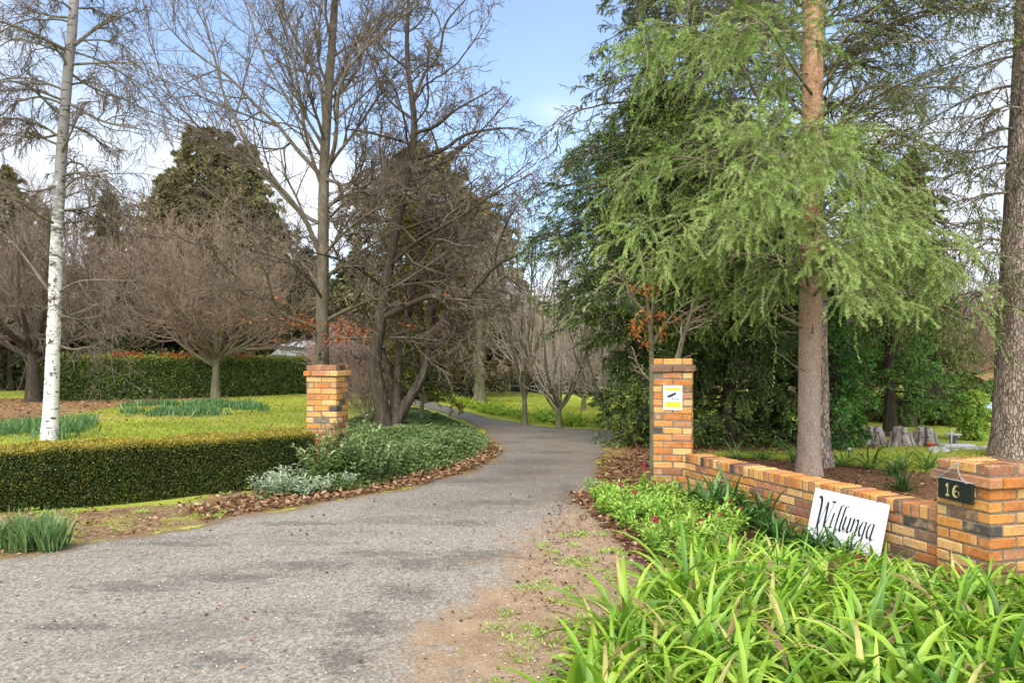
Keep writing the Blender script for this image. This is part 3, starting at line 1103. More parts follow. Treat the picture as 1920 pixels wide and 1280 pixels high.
# camera notice on the tall pier
axp = zrot(T_ROT)
R_, N2, U_ = axp[0], -axp[1], np.array([0, 0, 1.0])
Sw, Sh = 0.232, 0.305
cx_ = TP + axp[0] * 0.238 + np.array([0, 0, 1.66 - (745 - 680) / 1394 * 9.3])
org = cx_ - R_ * Sw / 2 - U_ * Sh / 2 + N2 * 0.014
t = thing('security_notice', 'white and yellow camera surveillance notice screwed to the tall brick pier', 'sign', org)
fr = (org, R_, U_, N2)
mb = MB()
box(mb, org + R_ * Sw / 2 + U_ * Sh / 2 - N2 * 0.004, np.array([R_, U_, N2]), (Sw / 2, Sh / 2, 0.004), 0.5, 0, 0.001)
for a_ in (0.013, Sw - 0.013):
    for b_ in (0.013, Sh - 0.013):
        th = np.arange(8) / 8 * 2 * np.pi
        mb.add(org + R_ * a_ + U_ * b_ + N2 * 0.002 + (np.cos(th) * .004)[:, None] * R_ + (np.sin(th) * .004)[:, None] * U_, [list(range(8))], 0.5, 1)
mb.build('plate', [M_white, M_greysheet], t, org)


def panel(x0, y0, x1, y1, nm):
    b = MB()
    v = [org + R_ * x + U_ * y + N2 * 0.0012 for x, y in ((x0, y0), (x1, y0), (x1, y1), (x0, y1))]
    b.add(v, [(0, 1, 2, 3)], 0.5, 0)
    b.build(nm, M_yellow, t, org)


panel(0.018, 0.238, Sw - 0.018, 0.278, 'yellow_band')
panel(0.016, 0.032, Sw - 0.016, 0.104, 'yellow_band')
mb = MB()
add_text(mb, 'SECURITY NOTICE', 0.026, fr, (Sw / 2, 0.258), 0.0024, width=0.175)
mb.build('lettering', M_ink, t, org)
mb = MB()
add_text(mb, 'SURVEILLANCE', 0.026, fr, (Sw / 2, 0.083), 0.0024, width=0.165)
mb.build('lettering', M_ink, t, org)
mb = MB()
add_text(mb, 'CAMERAS IN USE', 0.026, fr, (Sw / 2, 0.050), 0.0024, width=0.180)
mb.build('lettering', M_ink, t, org)
mb = MB()
fp = lambda pts: [org + R_ * x + U_ * y + N2 * 0.0024 for x, y in pts]
mb.add(fp([(0.042, 0.160), (0.072, 0.152), (0.162, 0.194), (0.148, 0.222), (0.058, 0.182)]), [(0, 1, 2, 3, 4)])
mb.add(fp([(0.104, 0.132), (0.112, 0.132), (0.112, 0.172), (0.104, 0.172)]), [(0, 1, 2, 3)])
mb.add(fp([(0.112, 0.132), (0.182, 0.132), (0.182, 0.139), (0.112, 0.139)]), [(0, 1, 2, 3)])
mb.add(fp([(0.182, 0.125), (0.189, 0.125), (0.189, 0.146), (0.182, 0.146)]), [(0, 1, 2, 3)])
mb.build('camera_symbol', M_ink, t, org)
# ------------------------------------------------------------------ low planting
M_strap = leaf_mat('strap_leaf', [(0.0, (0.05, 0.125, 0.012)), (0.35, (0.15, 0.30, 0.020)), (0.68, (0.30, 0.46, 0.036)), (0.88, (0.47, 0.55, 0.08)), (0.95, (0.50, 0.44, 0.14)), (1.0, (0.30, 0.19, 0.085))], 0.32, 0.38, 0.45, 0.18, 3.0)
M_strapd = leaf_mat('dark_strap_leaf', [(0.0, (0.02, 0.06, 0.012)), (0.6, (0.06, 0.15, 0.025)), (1.0, (0.16, 0.28, 0.05))], 0.25, 0.38, 0.45, 0.18, 3.0)
M_val = leaf_mat('fresh_leaf', [(0.0, (0.10, 0.21, 0.02)), (0.5, (0.27, 0.45, 0.05)), (1.0, (0.50, 0.62, 0.14))], 0.32, 0.45, 0.35, 0.15, 4.0)
M_red = leaf_mat('red_flower', [(0.0, (0.18, 0.01, 0.02)), (0.6, (0.45, 0.03, 0.06)), (1.0, (0.55, 0.10, 0.12))], 0.2, 0.6, 0.2, 0.1)
M_daff = leaf_mat('daffodil_leaf', [(0.0, (0.05, 0.12, 0.035)), (0.5, (0.135, 0.25, 0.075)), (1.0, (0.30, 0.40, 0.14))], 0.3, 0.4, 0.4, 0.2, 2.0)
M_cover = leaf_mat('ground_cover_leaf', [(0.0, (0.045, 0.085, 0.02)), (0.4, (0.145, 0.215, 0.055)), (0.7, (0.26, 0.33, 0.12)), (1.0, (0.44, 0.49, 0.25))], 0.25, 0.5, 0.35, 0.35, 0.9)
M_sage = leaf_mat('silver_leaf', [(0.0, (0.13, 0.19, 0.08)), (0.5, (0.31, 0.38, 0.21)), (1.0, (0.56, 0.60, 0.42))], 0.2, 0.6, 0.3, 0.15, 2.0)
M_row = leaf_mat('row_strap_leaf', [(0.0, (0.07, 0.15, 0.015)), (0.5, (0.26, 0.42, 0.03)), (1.0, (0.52, 0.62, 0.08))], 0.35, 0.4, 0.4, 0.15, 3.0)
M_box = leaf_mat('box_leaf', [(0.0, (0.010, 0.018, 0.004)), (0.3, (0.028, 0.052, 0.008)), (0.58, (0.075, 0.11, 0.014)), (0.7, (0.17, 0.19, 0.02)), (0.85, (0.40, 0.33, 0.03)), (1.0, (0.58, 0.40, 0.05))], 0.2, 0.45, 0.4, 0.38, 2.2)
M_photinia = leaf_mat('hedge_leaf', [(0.0, (0.03, 0.06, 0.015)), (0.35, (0.12, 0.20, 0.045)), (0.62, (0.27, 0.36, 0.08)), (0.78, (0.48, 0.50, 0.08)), (0.9, (0.46, 0.12, 0.03)), (1.0, (0.55, 0.09, 0.03))], 0.2, 0.35, 0.5, 0.3, 0.8)
M_dead = leaf_mat('fallen_leaf', [(0.0, (0.045, 0.025, 0.014)), (0.3, (0.14, 0.070, 0.032)), (0.6, (0.28, 0.15, 0.068)), (0.85, (0.42, 0.26, 0.14)), (1.0, (0.52, 0.38, 0.24))], 0.12, 0.7, 0.25, 0.2, 3.0)
M_twigbrown = bark_mat('fine_twig', (0.10, 0.07, 0.05), (0.22, 0.16, 0.12), None, 12.0)
M_core = NT('hedge_shade_core')
M_core = M_core.done(M_core.bsdf((0.012, 0.014, 0.006), 1.0, 0.0))  # near-black solid added inside the hedges to block light, not real stems


def straps(rng, n, L, Wd, elev=(50, 85), droop=1.5, spread=0.06, nst=8, Lsd=0.2, tb=0.5, tipc=0.15, vfold=0.25):
    """arching strap leaves as (verts, quads, tints)"""
    az = rng.random(n) * 2 * np.pi
    el = np.radians(elev[0] + (elev[1] - elev[0]) * rng.random(n))
    ln = L * np.exp(Lsd * rng.standard_normal(n))
    dr = droop * (0.6 + 0.8 * rng.random(n))
    r0 = spread * np.sqrt(rng.random(n))
    a0 = rng.random(n) * 2 * np.pi
    p = np.stack([r0 * np.cos(a0), r0 * np.sin(a0), np.zeros(n)], -1)
    pts = [p]
    az_t = az + 0.0
    tw = rng.normal(0, 0.25, n)
    for k in range(1, nst):
        e = el - dr * ((k - 0.5) / (nst - 1)) ** 1.7
        az_t = az_t + tw / nst
        d = np.stack([np.cos(e) * np.cos(az_t), np.cos(e) * np.sin(az_t), np.sin(e)], -1)
        pts.append(pts[-1] + d * (ln / (nst - 1))[:, None])
    pts = np.stack(pts, 1)
    pts[..., 2] = np.maximum(pts[..., 2], 0.015)
    T = unit(np.gradient(pts, axis=1))
    side = unit(np.cross(T, np.array([0, 0, 1.0]) + 1e-4))
    ro = rng.normal(0, 0.35, n)[:, None, None]
    upv = np.cross(side, T)
    side = unit(side * np.cos(ro) + upv * np.sin(ro))
    upv = np.cross(side, T)
    s = np.linspace(0, 1, nst)
    prof = np.clip(np.minimum(0.55 + s * 1.5, 1.0) * (1 - np.clip((s - 0.55) / 0.45, 0, 1) ** 1.8), 0.02, 1)
    wv = (Wd * np.exp(0.15 * rng.standard_normal(n)))[:, None] * prof
    A = pts + side * (wv / 2)[..., None] + upv * (wv * vfold)[..., None]
    C = pts - side * (wv / 2)[..., None] + upv * (wv * vfold)[..., None]
    v = np.stack([A, pts, C], 2).reshape(-1, 3)
    b = np.arange(n)[:, None, None] * nst * 3
    i = np.arange(nst - 1)[None, :, None] * 3
    j = np.arange(2)[None, None, :]
    q = np.stack([b + i + j, b + i + j + 1, b + i + j + 4, b + i + j + 3], -1).reshape(-1, 4)
    ti = np.clip(rng.normal(tb, 0.17, n)[:, None] + (s[:-1] - 0.4)[None] * tipc * 2, 0, 0.97)
    yel = rng.random(n) < 0.045
    ti = np.where(yel[:, None], np.clip(0.80 + 0.22 * s[:-1][None], 0, 1), np.minimum(ti, 0.9))
    brn = rng.random(n) < 0.06
    ti[brn, -1] = 1.0
    dead_ = rng.random(n) < 0.007
    ti[dead_] = 1.0
    return v, q, np.repeat(ti.ravel(), 2)


def strap_clump(name, rng, mat, label, cat, group, loc, n=26, L=0.5, Wd=0.034, **k):
    t = thing(name, label, cat, loc, group)
    mb = MB()
    mb.add(*straps(rng, n, L, Wd, **k), smooth=True)
    mb.build('foliage', mat, t, (0, 0, 0)).location = (0, 0, 0)
    return t


rng = np.random.default_rng(5)
# --- big bright clumps filling the front bed
AGA = [np.array(q) for q in [(0.28, 1.9), (0.26, 3.5), (0.66, 4.3), (1.15, 5.05), (1.48, 5.75), (1.95, 6.3), (2.75, 5.9), (3.05, 5.0), (3.5, 4.85), (5.2, 5.0), (5.2, 1.9)]]
protos = []
for k in range(7):
    protos.append(strap_clump('agapanthus', rng, M_strap, 'bright green strap-leaved clump in the front bed before the low wall', 'agapanthus',
                              'bright strap-leaved clumps massed in the front bed', (0, 0, 0), 50 + k % 3 * 7, 0.41, 0.0275, elev=(32, 87), droop=1.50, tb=0.44, spread=0.09, nst=9))


def poisson(rng, poly, r, tries=4000):
    out = []
    for q in scatter(rng, poly, tries):
        if all((q[0] - o[0]) ** 2 + (q[1] - o[1]) ** 2 > r * r for o in out):
            out.append(q)
    return out


def place(src, i, xy, z=0.0, s=1.0, rng=rng, label=None, tilt=0.08):
    o = src[i % len(src)]
    if o.get('used'):
        o = copy_tree(o)
    else:
        o['used'] = 1
    o.location = (xy[0], xy[1], z)
    o.rotation_euler = (rng.normal(0, tilt), rng.normal(0, tilt), rng.random() * 6.28)
    o.scale = (s, s, s)
    if label:
        o['label'] = label
    return o


placed = []
for i, q in enumerate(poisson(rng, AGA, 0.20)):
    dw = sd_poly(np.array([q[0]]), np.array([q[1]]), AGA)[0]
    s = 0.80 + 0.35 * rng.random()
    if q[1] > 5.2:
        s *= 0.78
    if q[1] > 4.6 and q[0] > 2.3:
        s *= 0.86
    placed.append(place(protos, int(rng.integers(0, 1000)), q, 0.0, s))
# --- darker clumps tucked along the foot of the wall
protod = [strap_clump('agapanthus', rng, M_strapd, 'dark green strap-leaved clump growing tight against the foot of the low wall', 'agapanthus',
                      'dark strap-leaved clumps along the low wall', (0, 0, 0), 22, 0.40, 0.036, elev=(50, 86), droop=1.1, tb=0.5) for k in range(3)]
i = 0
for tt in np.linspace(0.22, 0.97, 17):
    for off in (0.16, 0.40):
        q = W1 + (W0 - W1) * (tt + rng.normal(0, 0.01)) - wn * (off + rng.normal(0, 0.05))
        s = 0.50 if 0.50 < tt < 0.9 else 0.92
        if (0.52 < tt < 0.92 and off < 0.3) or tt > 0.9:
            continue
        place(protod, i, q, 0.0, s * (0.85 + 0.3 * rng.random()))
        i += 1


for tt in (0.56, 0.62, 0.68, 0.74, 0.80, 0.86, 0.59, 0.71, 0.83):
    q = W1 + (W0 - W1) * (tt + rng.normal(0, 0.01)) - wn * (0.36 + rng.random() * 0.1)
    place(protod, int(rng.integers(0, 3)), q, 0.0, 0.50 + 0.10 * rng.random())


# --- leafy plants with red heads (valerian) at the edge of the bed
def leafy_plant(name, rng, mats, label, cat, group, stems=12, h=0.26, r=0.17, lf=0.075, lw=0.024, per=9, flower=0, tb=0.55, out=0.75):
    t = thing(name, label, cat, (0, 0, 0), group)
    az = rng.random(stems) * 6.283
    rr = np.sqrt(rng.random(stems))
    tip = np.stack([np.cos(az) * r * rr, np.sin(az) * r * rr, h * (0.65 + 0.5 * rng.random(stems)) * (1.05 - 0.35 * rr)], -1)
    s = np.linspace(0, 1, 6)
    pts = tip[:, None, :] * s[None, :, None]
    pts[..., :2] *= (s ** 0.7 / np.maximum(s, .01))[None, :, None] * np.where(s > 0, 1, 0)[None, :, None] * 0.9 + 0.02
    mb = MB()
    tubes(mb, pts, np.full(pts.shape[:2], 0.0035), 4, 0.2)
    tt = 0.25 + 0.75 * (np.arange(per)[None] + rng.random((stems, per))) / per
    f = tt * 5
    i = np.minimum(f.astype(int), 4)
    w_ = (f - i)[..., None]
    b = np.arange(stems)[:, None]
    p = (pts[b, i] * (1 - w_) + pts[b, i + 1] * w_).reshape(-1, 3)
    d = rdir(rng, len(p))
    d[:, 2] = np.abs(d[:, 2]) * 0.7 + 0.15
    d[:, :2] += np.repeat(np.stack([np.cos(az), np.sin(az)], -1), per, 0) * 0.35 * out
    d = unit(d)
    sd_ = unit(np.cross(d, np.array([0, 0, 1.0]) + 0.25 * rng.standard_normal(d.shape)))
    L_ = lf * (0.7 + 0.6 * rng.random(len(p)))
    # two-segment leaves that droop at the tip
    mid = p + d * L_[:, None] * 0.55
    d2 = unit(d - np.array([0, 0, 0.55]))
    endp = mid + d2 * L_[:, None] * 0.5
    W_ = (lw * (0.8 + 0.4 * rng.random(len(p))))[:, None]
    up_ = np.cross(sd_, d)
    v = np.stack([p, mid + sd_ * W_ / 2 + up_ * W_ * 0.15, mid, mid - sd_ * W_ / 2 + up_ * W_ * 0.15, endp], 1).reshape(-1, 3)
    b5 = np.arange(len(p))[:, None] * 5
    q = np.concatenate([b5 + np.array([[0, 1, 4, 2]]), b5 + np.array([[0, 2, 4, 3]])])
    ti = np.clip(rng.normal(tb, 0.2, len(p)) + (tt.ravel() - 0.6) * 0.35, 0, 1)
    mb.add(v, q, np.concatenate([ti, np.clip(ti - 0.06, 0, 1)]))
    mb.build('foliage', mats[0], t, (0, 0, 0)).location = (0, 0, 0)
    for k in range(flower):
        c_ = tip[k] + np.array([0, 0, 0.05 + 0.05 * rng.random()])
        fb = MB()
        tubes(fb, np.stack([tip[k], c_]), np.array([0.003, 0.003]), 4, 0.1)
        n_ = 70
        dd = rdir(rng, n_)
        leaves(fb, c_ + dd * 0.014 * np.array([1, 1, .8]), dd, perp(rng, dd), 0.014, 0.010, rng.random(n_))
        fb.build('flower_head', mats[1], t, (0, 0, 0)).location = (0, 0, 0)
    return t


VAL = [np.array(q) for q in [(1.02, 9.15), (0.98, 8.3), (1.12, 7.4), (1.22, 6.5), (1.35, 5.95), (1.75, 6.35), (2.05, 7.0), (2.35, 7.7), (2.05, 8.9)]]
pv = [leafy_plant('valerian', rng, (M_val, M_red), 'fresh green leafy plant without flowers at the bed edge near the tall pier', 'garden plant', 'fresh green leafy plants by the tall pier', 13, 0.24, 0.17) for _ in range(4)]
pf = [leafy_plant('valerian', rng, (M_val, M_red), 'fresh green leafy plant holding up small dark red flower heads near the tall pier', 'flowering plant', 'red-flowered leafy plants by the tall pier', 12, 0.28, 0.16, flower=k + 1) for k in range(3)]
pts_v = poisson(rng, VAL, 0.20)
for i, q in enumerate(pts_v):
    if i % 8 == 0:
        place(pf, i // 8, q, 0.0, 0.9 + 0.3 * rng.random())
    else:
        place(pv, i, q, 0.0, 0.75 + 0.45 * rng.random())
for (u_, v_, Y_) in ((1275, 945, 7.9), (1372, 940, 7.2), (1316, 985, 6.6), (1560, 1012, 5.75), (1622, 1030, 5.4), (1790, 1015, 5.0)):
    q = P(u_, v_, Y_)
    place(pf, int(u_), q[:2], 0.0, 0.8)

# --- daffodil clump on the verge
g0 = G(48, 1032)
t = thing('daffodil_clump', 'dense clump of upright blue-green daffodil leaves on the verge before the box hedge', 'daffodils', g0)
mb = MB()
for k in range(64):
    c_ = np.array([rng.uniform(-0.34, 0.30), rng.uniform(-0.12, 0.16), 0])
    if (c_[0] / 0.36) ** 2 + (c_[1] / 0.18) ** 2 > 1.1:
        continue
    v, q, ti = straps(rng, 18, 0.26, 0.015, elev=(66, 90), droop=0.5, spread=0.04, nst=5, tb=0.5, vfold=0.1)
    mb.add(v + c_, q, ti)
mb.build('foliage', M_daff, t, (0, 0, 0)).location = (0, 0, 0)


def blades(name, poly, n, h, wd_, mat, label, cat, tb=0.5, clump=0.0):
    """patch of upright blades nobody could count"""
    q = scatter(rng, poly, n * 2)
    keep_ = vnoise(q[:, 0], q[:, 1], 1.2, 3) + 0.3 * vnoise(q[:, 0], q[:, 1], 4.0, 4) - 0.5 * (1 - np.clip(sd_poly(q[:, 0], q[:, 1], poly) / 1.3, 0, 1)) * rng.random(len(q)) > clump
    q = q[keep_][:n]
    n = len(q)
    z = ground_z(q[:, 0], q[:, 1])
    p = np.column_stack([q, z])
    d = unit(np.column_stack([rng.normal(0, 0.3, (n, 2)), np.ones(n)]))
    mb = MB()
    leaves(mb, p, d, perp(rng, d), h * (0.6 + 0.7 * rng.random(n)), wd_, np.clip(rng.normal(tb, 0.25, n), 0, 1), wide=0.35)
    return tag(mb.build(name, mat), label, cat, kind='stuff')


DAF1 = [G(*q) for q in [(-300, 800), (0, 796), (100, 797), (180, 792), (186, 815), (120, 826), (-300, 830)]]
DAF2 = [G(*q) for q in [(225, 764), (330, 757), (480, 761), (515, 772), (440, 778), (350, 783), (235, 786)]]
blades('daffodil_leaves', DAF1, 5200, 0.30, 0.035, M_daff, 'blue-green drift of daffodil leaves around the white birch trunk', 'daffodils', 0.5, 0.52)
blades('daffodil_leaves', DAF2, 5200, 0.26, 0.045, M_daff, 'blue-green drift of daffodil leaves in the lawn before the far hedge', 'daffodils', 0.4, 0.66)


M_grass = leaf_mat('grass_blade', [(0.0, (0.16, 0.22, 0.025)), (0.5, (0.38, 0.43, 0.05)), (0.85, (0.54, 0.52, 0.09)), (1.0, (0.50, 0.40, 0.16))], 0.3, 0.5, 0.3, 0.25, 0.8)


def turf(poly, n, h, wd_, label):
    q = scatter(rng, poly, n)
    bad = np.maximum.reduce([sd_poly(q[:, 0], q[:, 1], z_) for z_ in (DRIVE, LBED, MULCH)]) > 0
    q = q[~bad]
    n = len(q)
    p = np.column_stack([q, ground_z(q[:, 0], q[:, 1]) - 0.005])
    d = unit(np.column_stack([rng.normal(0, 0.55, (n, 2)), np.ones(n)]))
    mb = MB()
    pt = vnoise(q[:, 0], q[:, 1], 0.6, 61) * 0.5 + vnoise(q[:, 0], q[:, 1], 2.2, 62) * 0.3
    leaves(mb, p, d, perp(rng, d), h * (0.5 + 0.8 * rng.random(n)), wd_, np.clip(0.15 + pt + rng.normal(0, 0.18, n), 0, 1), wide=0.35)
    return tag(mb.build('grass', M_grass), label, 'grass', kind='stuff')


turf([G(*q) for q in [(-60, 842), (560, 842), (700, 770), (690, 745), (560, 742), (300, 752), (150, 775), (-60, 800)]], 70000, 0.075, 0.022, 'short winter grass on the left lawn behind the box hedge')
turf([G(*q) for q in [(1300, 862), (1640, 884), (1880, 892), (1880, 845), (1700, 838), (1500, 846), (1310, 848)]], 30000, 0.055, 0.014, 'short winter grass on the lawn behind the mulch bed')
turf([G(*q) for q in [(790, 742), (900, 772), (1000, 795), (1180, 804), (1260, 808), (1230, 765), (1050, 745), (900, 735)]], 40000, 0.08, 0.028, 'short winter grass on the far lawn beyond the driveway')


# --- clipped hedges
def hedge(path, width, h, n, lf, lw, mat, name, label, sidet, topt, rough_=0.06, red=None, ends=True):
    path = np.asarray(path, float)
    path3 = smooth_line(np.column_stack([path[:, :2], np.zeros(len(path))]), 24)
    T = unit(np.gradient(path3, axis=0))
    Nn = np.stack([-T[:, 1], T[:, 0], np.zeros(len(T))], -1)
    d = np.concatenate([[0], np.cumsum(np.linalg.norm(np.diff(path3, axis=0), axis=1))])
    mb = MB()
    c = 0.10 if width > 0.8 else 0.06
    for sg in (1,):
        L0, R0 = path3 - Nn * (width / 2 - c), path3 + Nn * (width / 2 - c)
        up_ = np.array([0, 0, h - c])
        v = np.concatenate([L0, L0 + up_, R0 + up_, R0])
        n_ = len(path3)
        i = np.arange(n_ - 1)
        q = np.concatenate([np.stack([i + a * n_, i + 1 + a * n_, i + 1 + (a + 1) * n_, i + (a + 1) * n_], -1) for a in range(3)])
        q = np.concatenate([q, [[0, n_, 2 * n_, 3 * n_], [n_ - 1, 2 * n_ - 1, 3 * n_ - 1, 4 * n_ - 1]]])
        mb.add(v, q, 0.0, 1)  # unseen dark core under the leaf layer, shade put into its colour

    def emit(s, off, z, nrm, ti):
        base = np.stack([np.interp(s, d, path3[:, k]) for k in range(3)], 1)
        nn = np.stack([np.interp(s, d, Nn[:, k]) for k in range(3)], 1)
        t_ = np.stack([nn[:, 1], -nn[:, 0], nn[:, 2]], 1)
        p = base + nn * off[:, None]
        p[:, 2] = z
        outv = nn * nrm[:, :1] + np.array([0, 0, 1.0]) * nrm[:, 1:2] + t_ * nrm[:, 2:3]
        m_ = len(p)
        jit = (vnoise(s * 1.0, z * 1.0 + off, 3.0, 5) - 0.5) * rough_ * 1.6 + rng.normal(0, rough_ * 0.45, m_)
        p = p + outv * jit[:, None]
        dd = unit(outv * 0.45 + rdir(rng, m_) + np.array([0, 0, 0.25]))
        leaves(mb, p, dd, perp(rng, dd), lf * (0.7 + 0.6 * rng.random(m_)), lw, np.clip(ti, 0, 1), wide=0.5)

    A = d[-1] * h, d[-1] * width
    ns, ntop = int(n * A[0] / (A[0] + A[1])), int(n * A[1] / (A[0] + A[1]))
    for side, frac in ((-1, 1.0), (1, 0.35)):
        k = int(ns * frac)
        z = rng.random(k) * h
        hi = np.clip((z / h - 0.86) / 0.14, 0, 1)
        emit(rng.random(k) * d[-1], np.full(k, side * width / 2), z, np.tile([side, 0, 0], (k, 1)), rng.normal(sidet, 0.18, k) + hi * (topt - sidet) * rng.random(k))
    k = ntop
    emit(rng.random(k) * d[-1], (rng.random(k) - 0.5) * width, np.full(k, h), np.tile([0, 1, 0], (k, 1)), rng.normal(topt, 0.16, k) if red is None else
         rng.normal(topt, 0.08, k))
    if red is not None:
        k = int(ntop * 0.5)
        s = rng.random(k) * d[-1]
        pk = vnoise(s, s * 0, 0.9, 8) * np.exp(-((s / d[-1] - red) / 0.22) ** 2) > 0.22 * rng.random(k) + 0.12
        s = s[pk]
        k = len(s)
        emit(s, (rng.random(k) - 0.5) * width, h + rng.random(k) * 0.16, np.tile([0, 1, 0], (k, 1)), rng.normal(0.93, 0.05, k))
    k = int(ntop * 0.05)
    emit(rng.random(k) * d[-1], (rng.random(k) - 0.5) * width, h + rng.random(k) ** 2 * lf * 3.5, np.tile([0, 1, 0], (k, 1)), rng.normal(topt, 0.12, k))
    for e, sg in ((0, -1), (d[-1], 1)):
        k = int(n * width * h / (A[0] + A[1]) * 0.8)
        emit(np.full(k, e), (rng.random(k) - 0.5) * width, rng.random(k) * h, np.tile([0, 0, sg], (k, 1)), rng.normal(sidet, 0.16, k))
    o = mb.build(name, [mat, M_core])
    return tag(o, label, 'hedge')


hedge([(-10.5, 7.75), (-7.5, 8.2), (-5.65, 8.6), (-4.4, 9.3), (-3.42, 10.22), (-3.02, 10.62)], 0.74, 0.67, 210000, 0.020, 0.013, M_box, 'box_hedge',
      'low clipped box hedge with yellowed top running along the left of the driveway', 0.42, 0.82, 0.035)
h0, h1 = G(82, 752), G(575, 739)
hedge([h0 + np.array([-0.4, 0.4, 0]), h0 * 0.72 + h1 * 0.28 + np.array([0, 0.25, 0]), h0 * 0.4 + h1 * 0.6 + np.array([0, 0.6, 0]), h1 + np.array([0, 1.2, 0])], 1.5, 1.86, 62000, 0.115, 0.055, M_photinia, 'clipped_hedge',
      'tall clipped hedge with red new growth on top across the far side of the lawn', 0.36, 0.70, 0.09, red=0.42)


# --- ground cover on the left bed
def rosettes(mb, rng, c, nper, lf, lw, ti, up=(0.2, 0.9)):
    n = len(c)
    az = rng.random((n, 1)) * 6.283 + np.arange(nper)[None] * 6.283 / nper + rng.normal(0, 0.3, (n, nper))
    el = up[0] + (up[1] - up[0]) * rng.random((n, nper))
    d = np.stack([np.cos(az) * np.cos(el), np.sin(az) * np.cos(el), np.sin(el)], -1).reshape(-1, 3)
    p = np.repeat(c, nper, 0)
    s_ = unit(np.cross(d, np.array([0, 0, 1.0]) + 0.3 * rng.standard_normal(d.shape)))
    ln_ = np.repeat(lf * (0.7 + 0.6 * rng.random(n)), nper)
    leaves(mb, p, d, s_, ln_, ln_ * lw / lf, np.clip(np.repeat(ti, nper) + rng.normal(0, 0.1, n * nper), 0, 1), wide=0.5)


n_ = 30000
q = scatter(rng, LBED, n_)
sdv = sd_poly(q[:, 0], q[:, 1], LBED)
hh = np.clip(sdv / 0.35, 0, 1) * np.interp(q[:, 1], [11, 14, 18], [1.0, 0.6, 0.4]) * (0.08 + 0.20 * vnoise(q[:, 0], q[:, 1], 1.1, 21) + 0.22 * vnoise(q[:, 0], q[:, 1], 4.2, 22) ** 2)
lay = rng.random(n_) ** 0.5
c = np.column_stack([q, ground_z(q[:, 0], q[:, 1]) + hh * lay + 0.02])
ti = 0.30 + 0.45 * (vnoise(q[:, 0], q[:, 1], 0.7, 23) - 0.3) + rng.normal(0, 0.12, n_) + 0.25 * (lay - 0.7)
mb = MB()
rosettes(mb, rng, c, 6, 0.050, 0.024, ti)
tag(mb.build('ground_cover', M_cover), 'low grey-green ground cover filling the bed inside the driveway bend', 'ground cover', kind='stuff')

# silver-leaved sage plants at the front tip of the bed
ps = [leafy_plant('silver_sage', rng, (M_sage, M_red), 'pale silver-leaved plant at the leafy tip of the left bed beside the box hedge', 'garden plant', 'silver-leaved plants at the tip of the left bed', 26, 0.34, 0.32, 0.095, 0.030, 12) for _ in range(3)]
for i, (u_, v_) in enumerate([(500, 928), (535, 932), (572, 930), (610, 925), (648, 918), (560, 910), (600, 905), (520, 915), (640, 900), (690, 905)]):
    q = G(u_, v_)
    place(ps, i, q[:2], ground_z(q[:1], q[1:2])[0], 0.62 + 0.25 * rng.random())
pm = [leafy_plant('bed_shrub', rng, (M_cover, M_red), 'bushy mid-green shrub mounding round the foot of the left pier', 'shrub', 'mid-green shrubs round the left pier', 34, 0.62, 0.42, 0.060, 0.030, 22, tb=0.5) for _ in range(2)]
for i, (u_, v_, s) in enumerate([(606, 906, 1.1), (632, 908, 1.35), (668, 906, 1.35), (700, 890, 1.1), (745, 888, 0.8), (680, 905, 1.1), (715, 900, 0.8), (790, 872, 0.7)]):
    q = G(u_, v_)
    place(pm, i, q[:2], 0.0, s)

# --- row of clumps along the far drive edge
pr = [strap_clump('agapanthus', rng, M_row, 'strap-leaved clump edging the far side of the driveway', 'agapanthus', 'strap-leaved clumps edging the far side of the driveway', (0, 0, 0), 44, 0.40, 0.05, elev=(30, 80), droop=1.3, nst=6, tb=0.68, spread=0.2) for _ in range(3)]
row = smooth_line(np.array([G(*q) for q in [(775, 738), (800, 743), (840, 755), (905, 773), (960, 784), (1020, 794), (1080, 800), (1130, 803), (1180, 804)]]), 58)
for i, q in enumerate(row):
    if 46 < i < 49:
        continue
    s = 0.75 + 0.4 * rng.random()
    place(pr, i, q[:2] + rng.normal(0, 0.10, 2) + np.array([0.12, 0.15]), 0.0, s)
# clumps on the edge of the mulch bed behind the wall
pb = [strap_clump('agapanthus', rng, M_strapd, 'loose strap-leaved clump on the lawn edge of the mulch bed', 'agapanthus', 'loose clumps along the lawn edge of the mulch bed', (0, 0, 0), 34, 0.55, 0.022, elev=(25, 80), droop=1.2, nst=7, tb=0.75, spread=0.08) for _ in range(3)]
for i, (u_, v_, s) in enumerate([(1632, 880, 1.0), (1690, 882, 0.95), (1742, 884, 1.0), (1380, 862, .8), (1430, 863, .85), (1490, 866, .8), (1580, 876, .8)]):
    q = G(u_, v_)
    place(pb, i, q[:2], 0.0, s * 0.9)
for lab, u_, v_, s in (('low dark tuft alone in the middle of the mulch bed', 1693, 920, 0.62), ('small dark tuft in the mulch near the lawn clumps', 1675, 892, 0.5)):
    q = G(u_, v_)
    tt_ = strap_clump('grass_tuft', rng, M_strapd, lab, 'grass tuft', None, (q[0], q[1], 0), 90, 0.30 * s / 0.6, 0.012, elev=(15, 85), droop=0.9, nst=5, tb=0.3, spread=0.07)


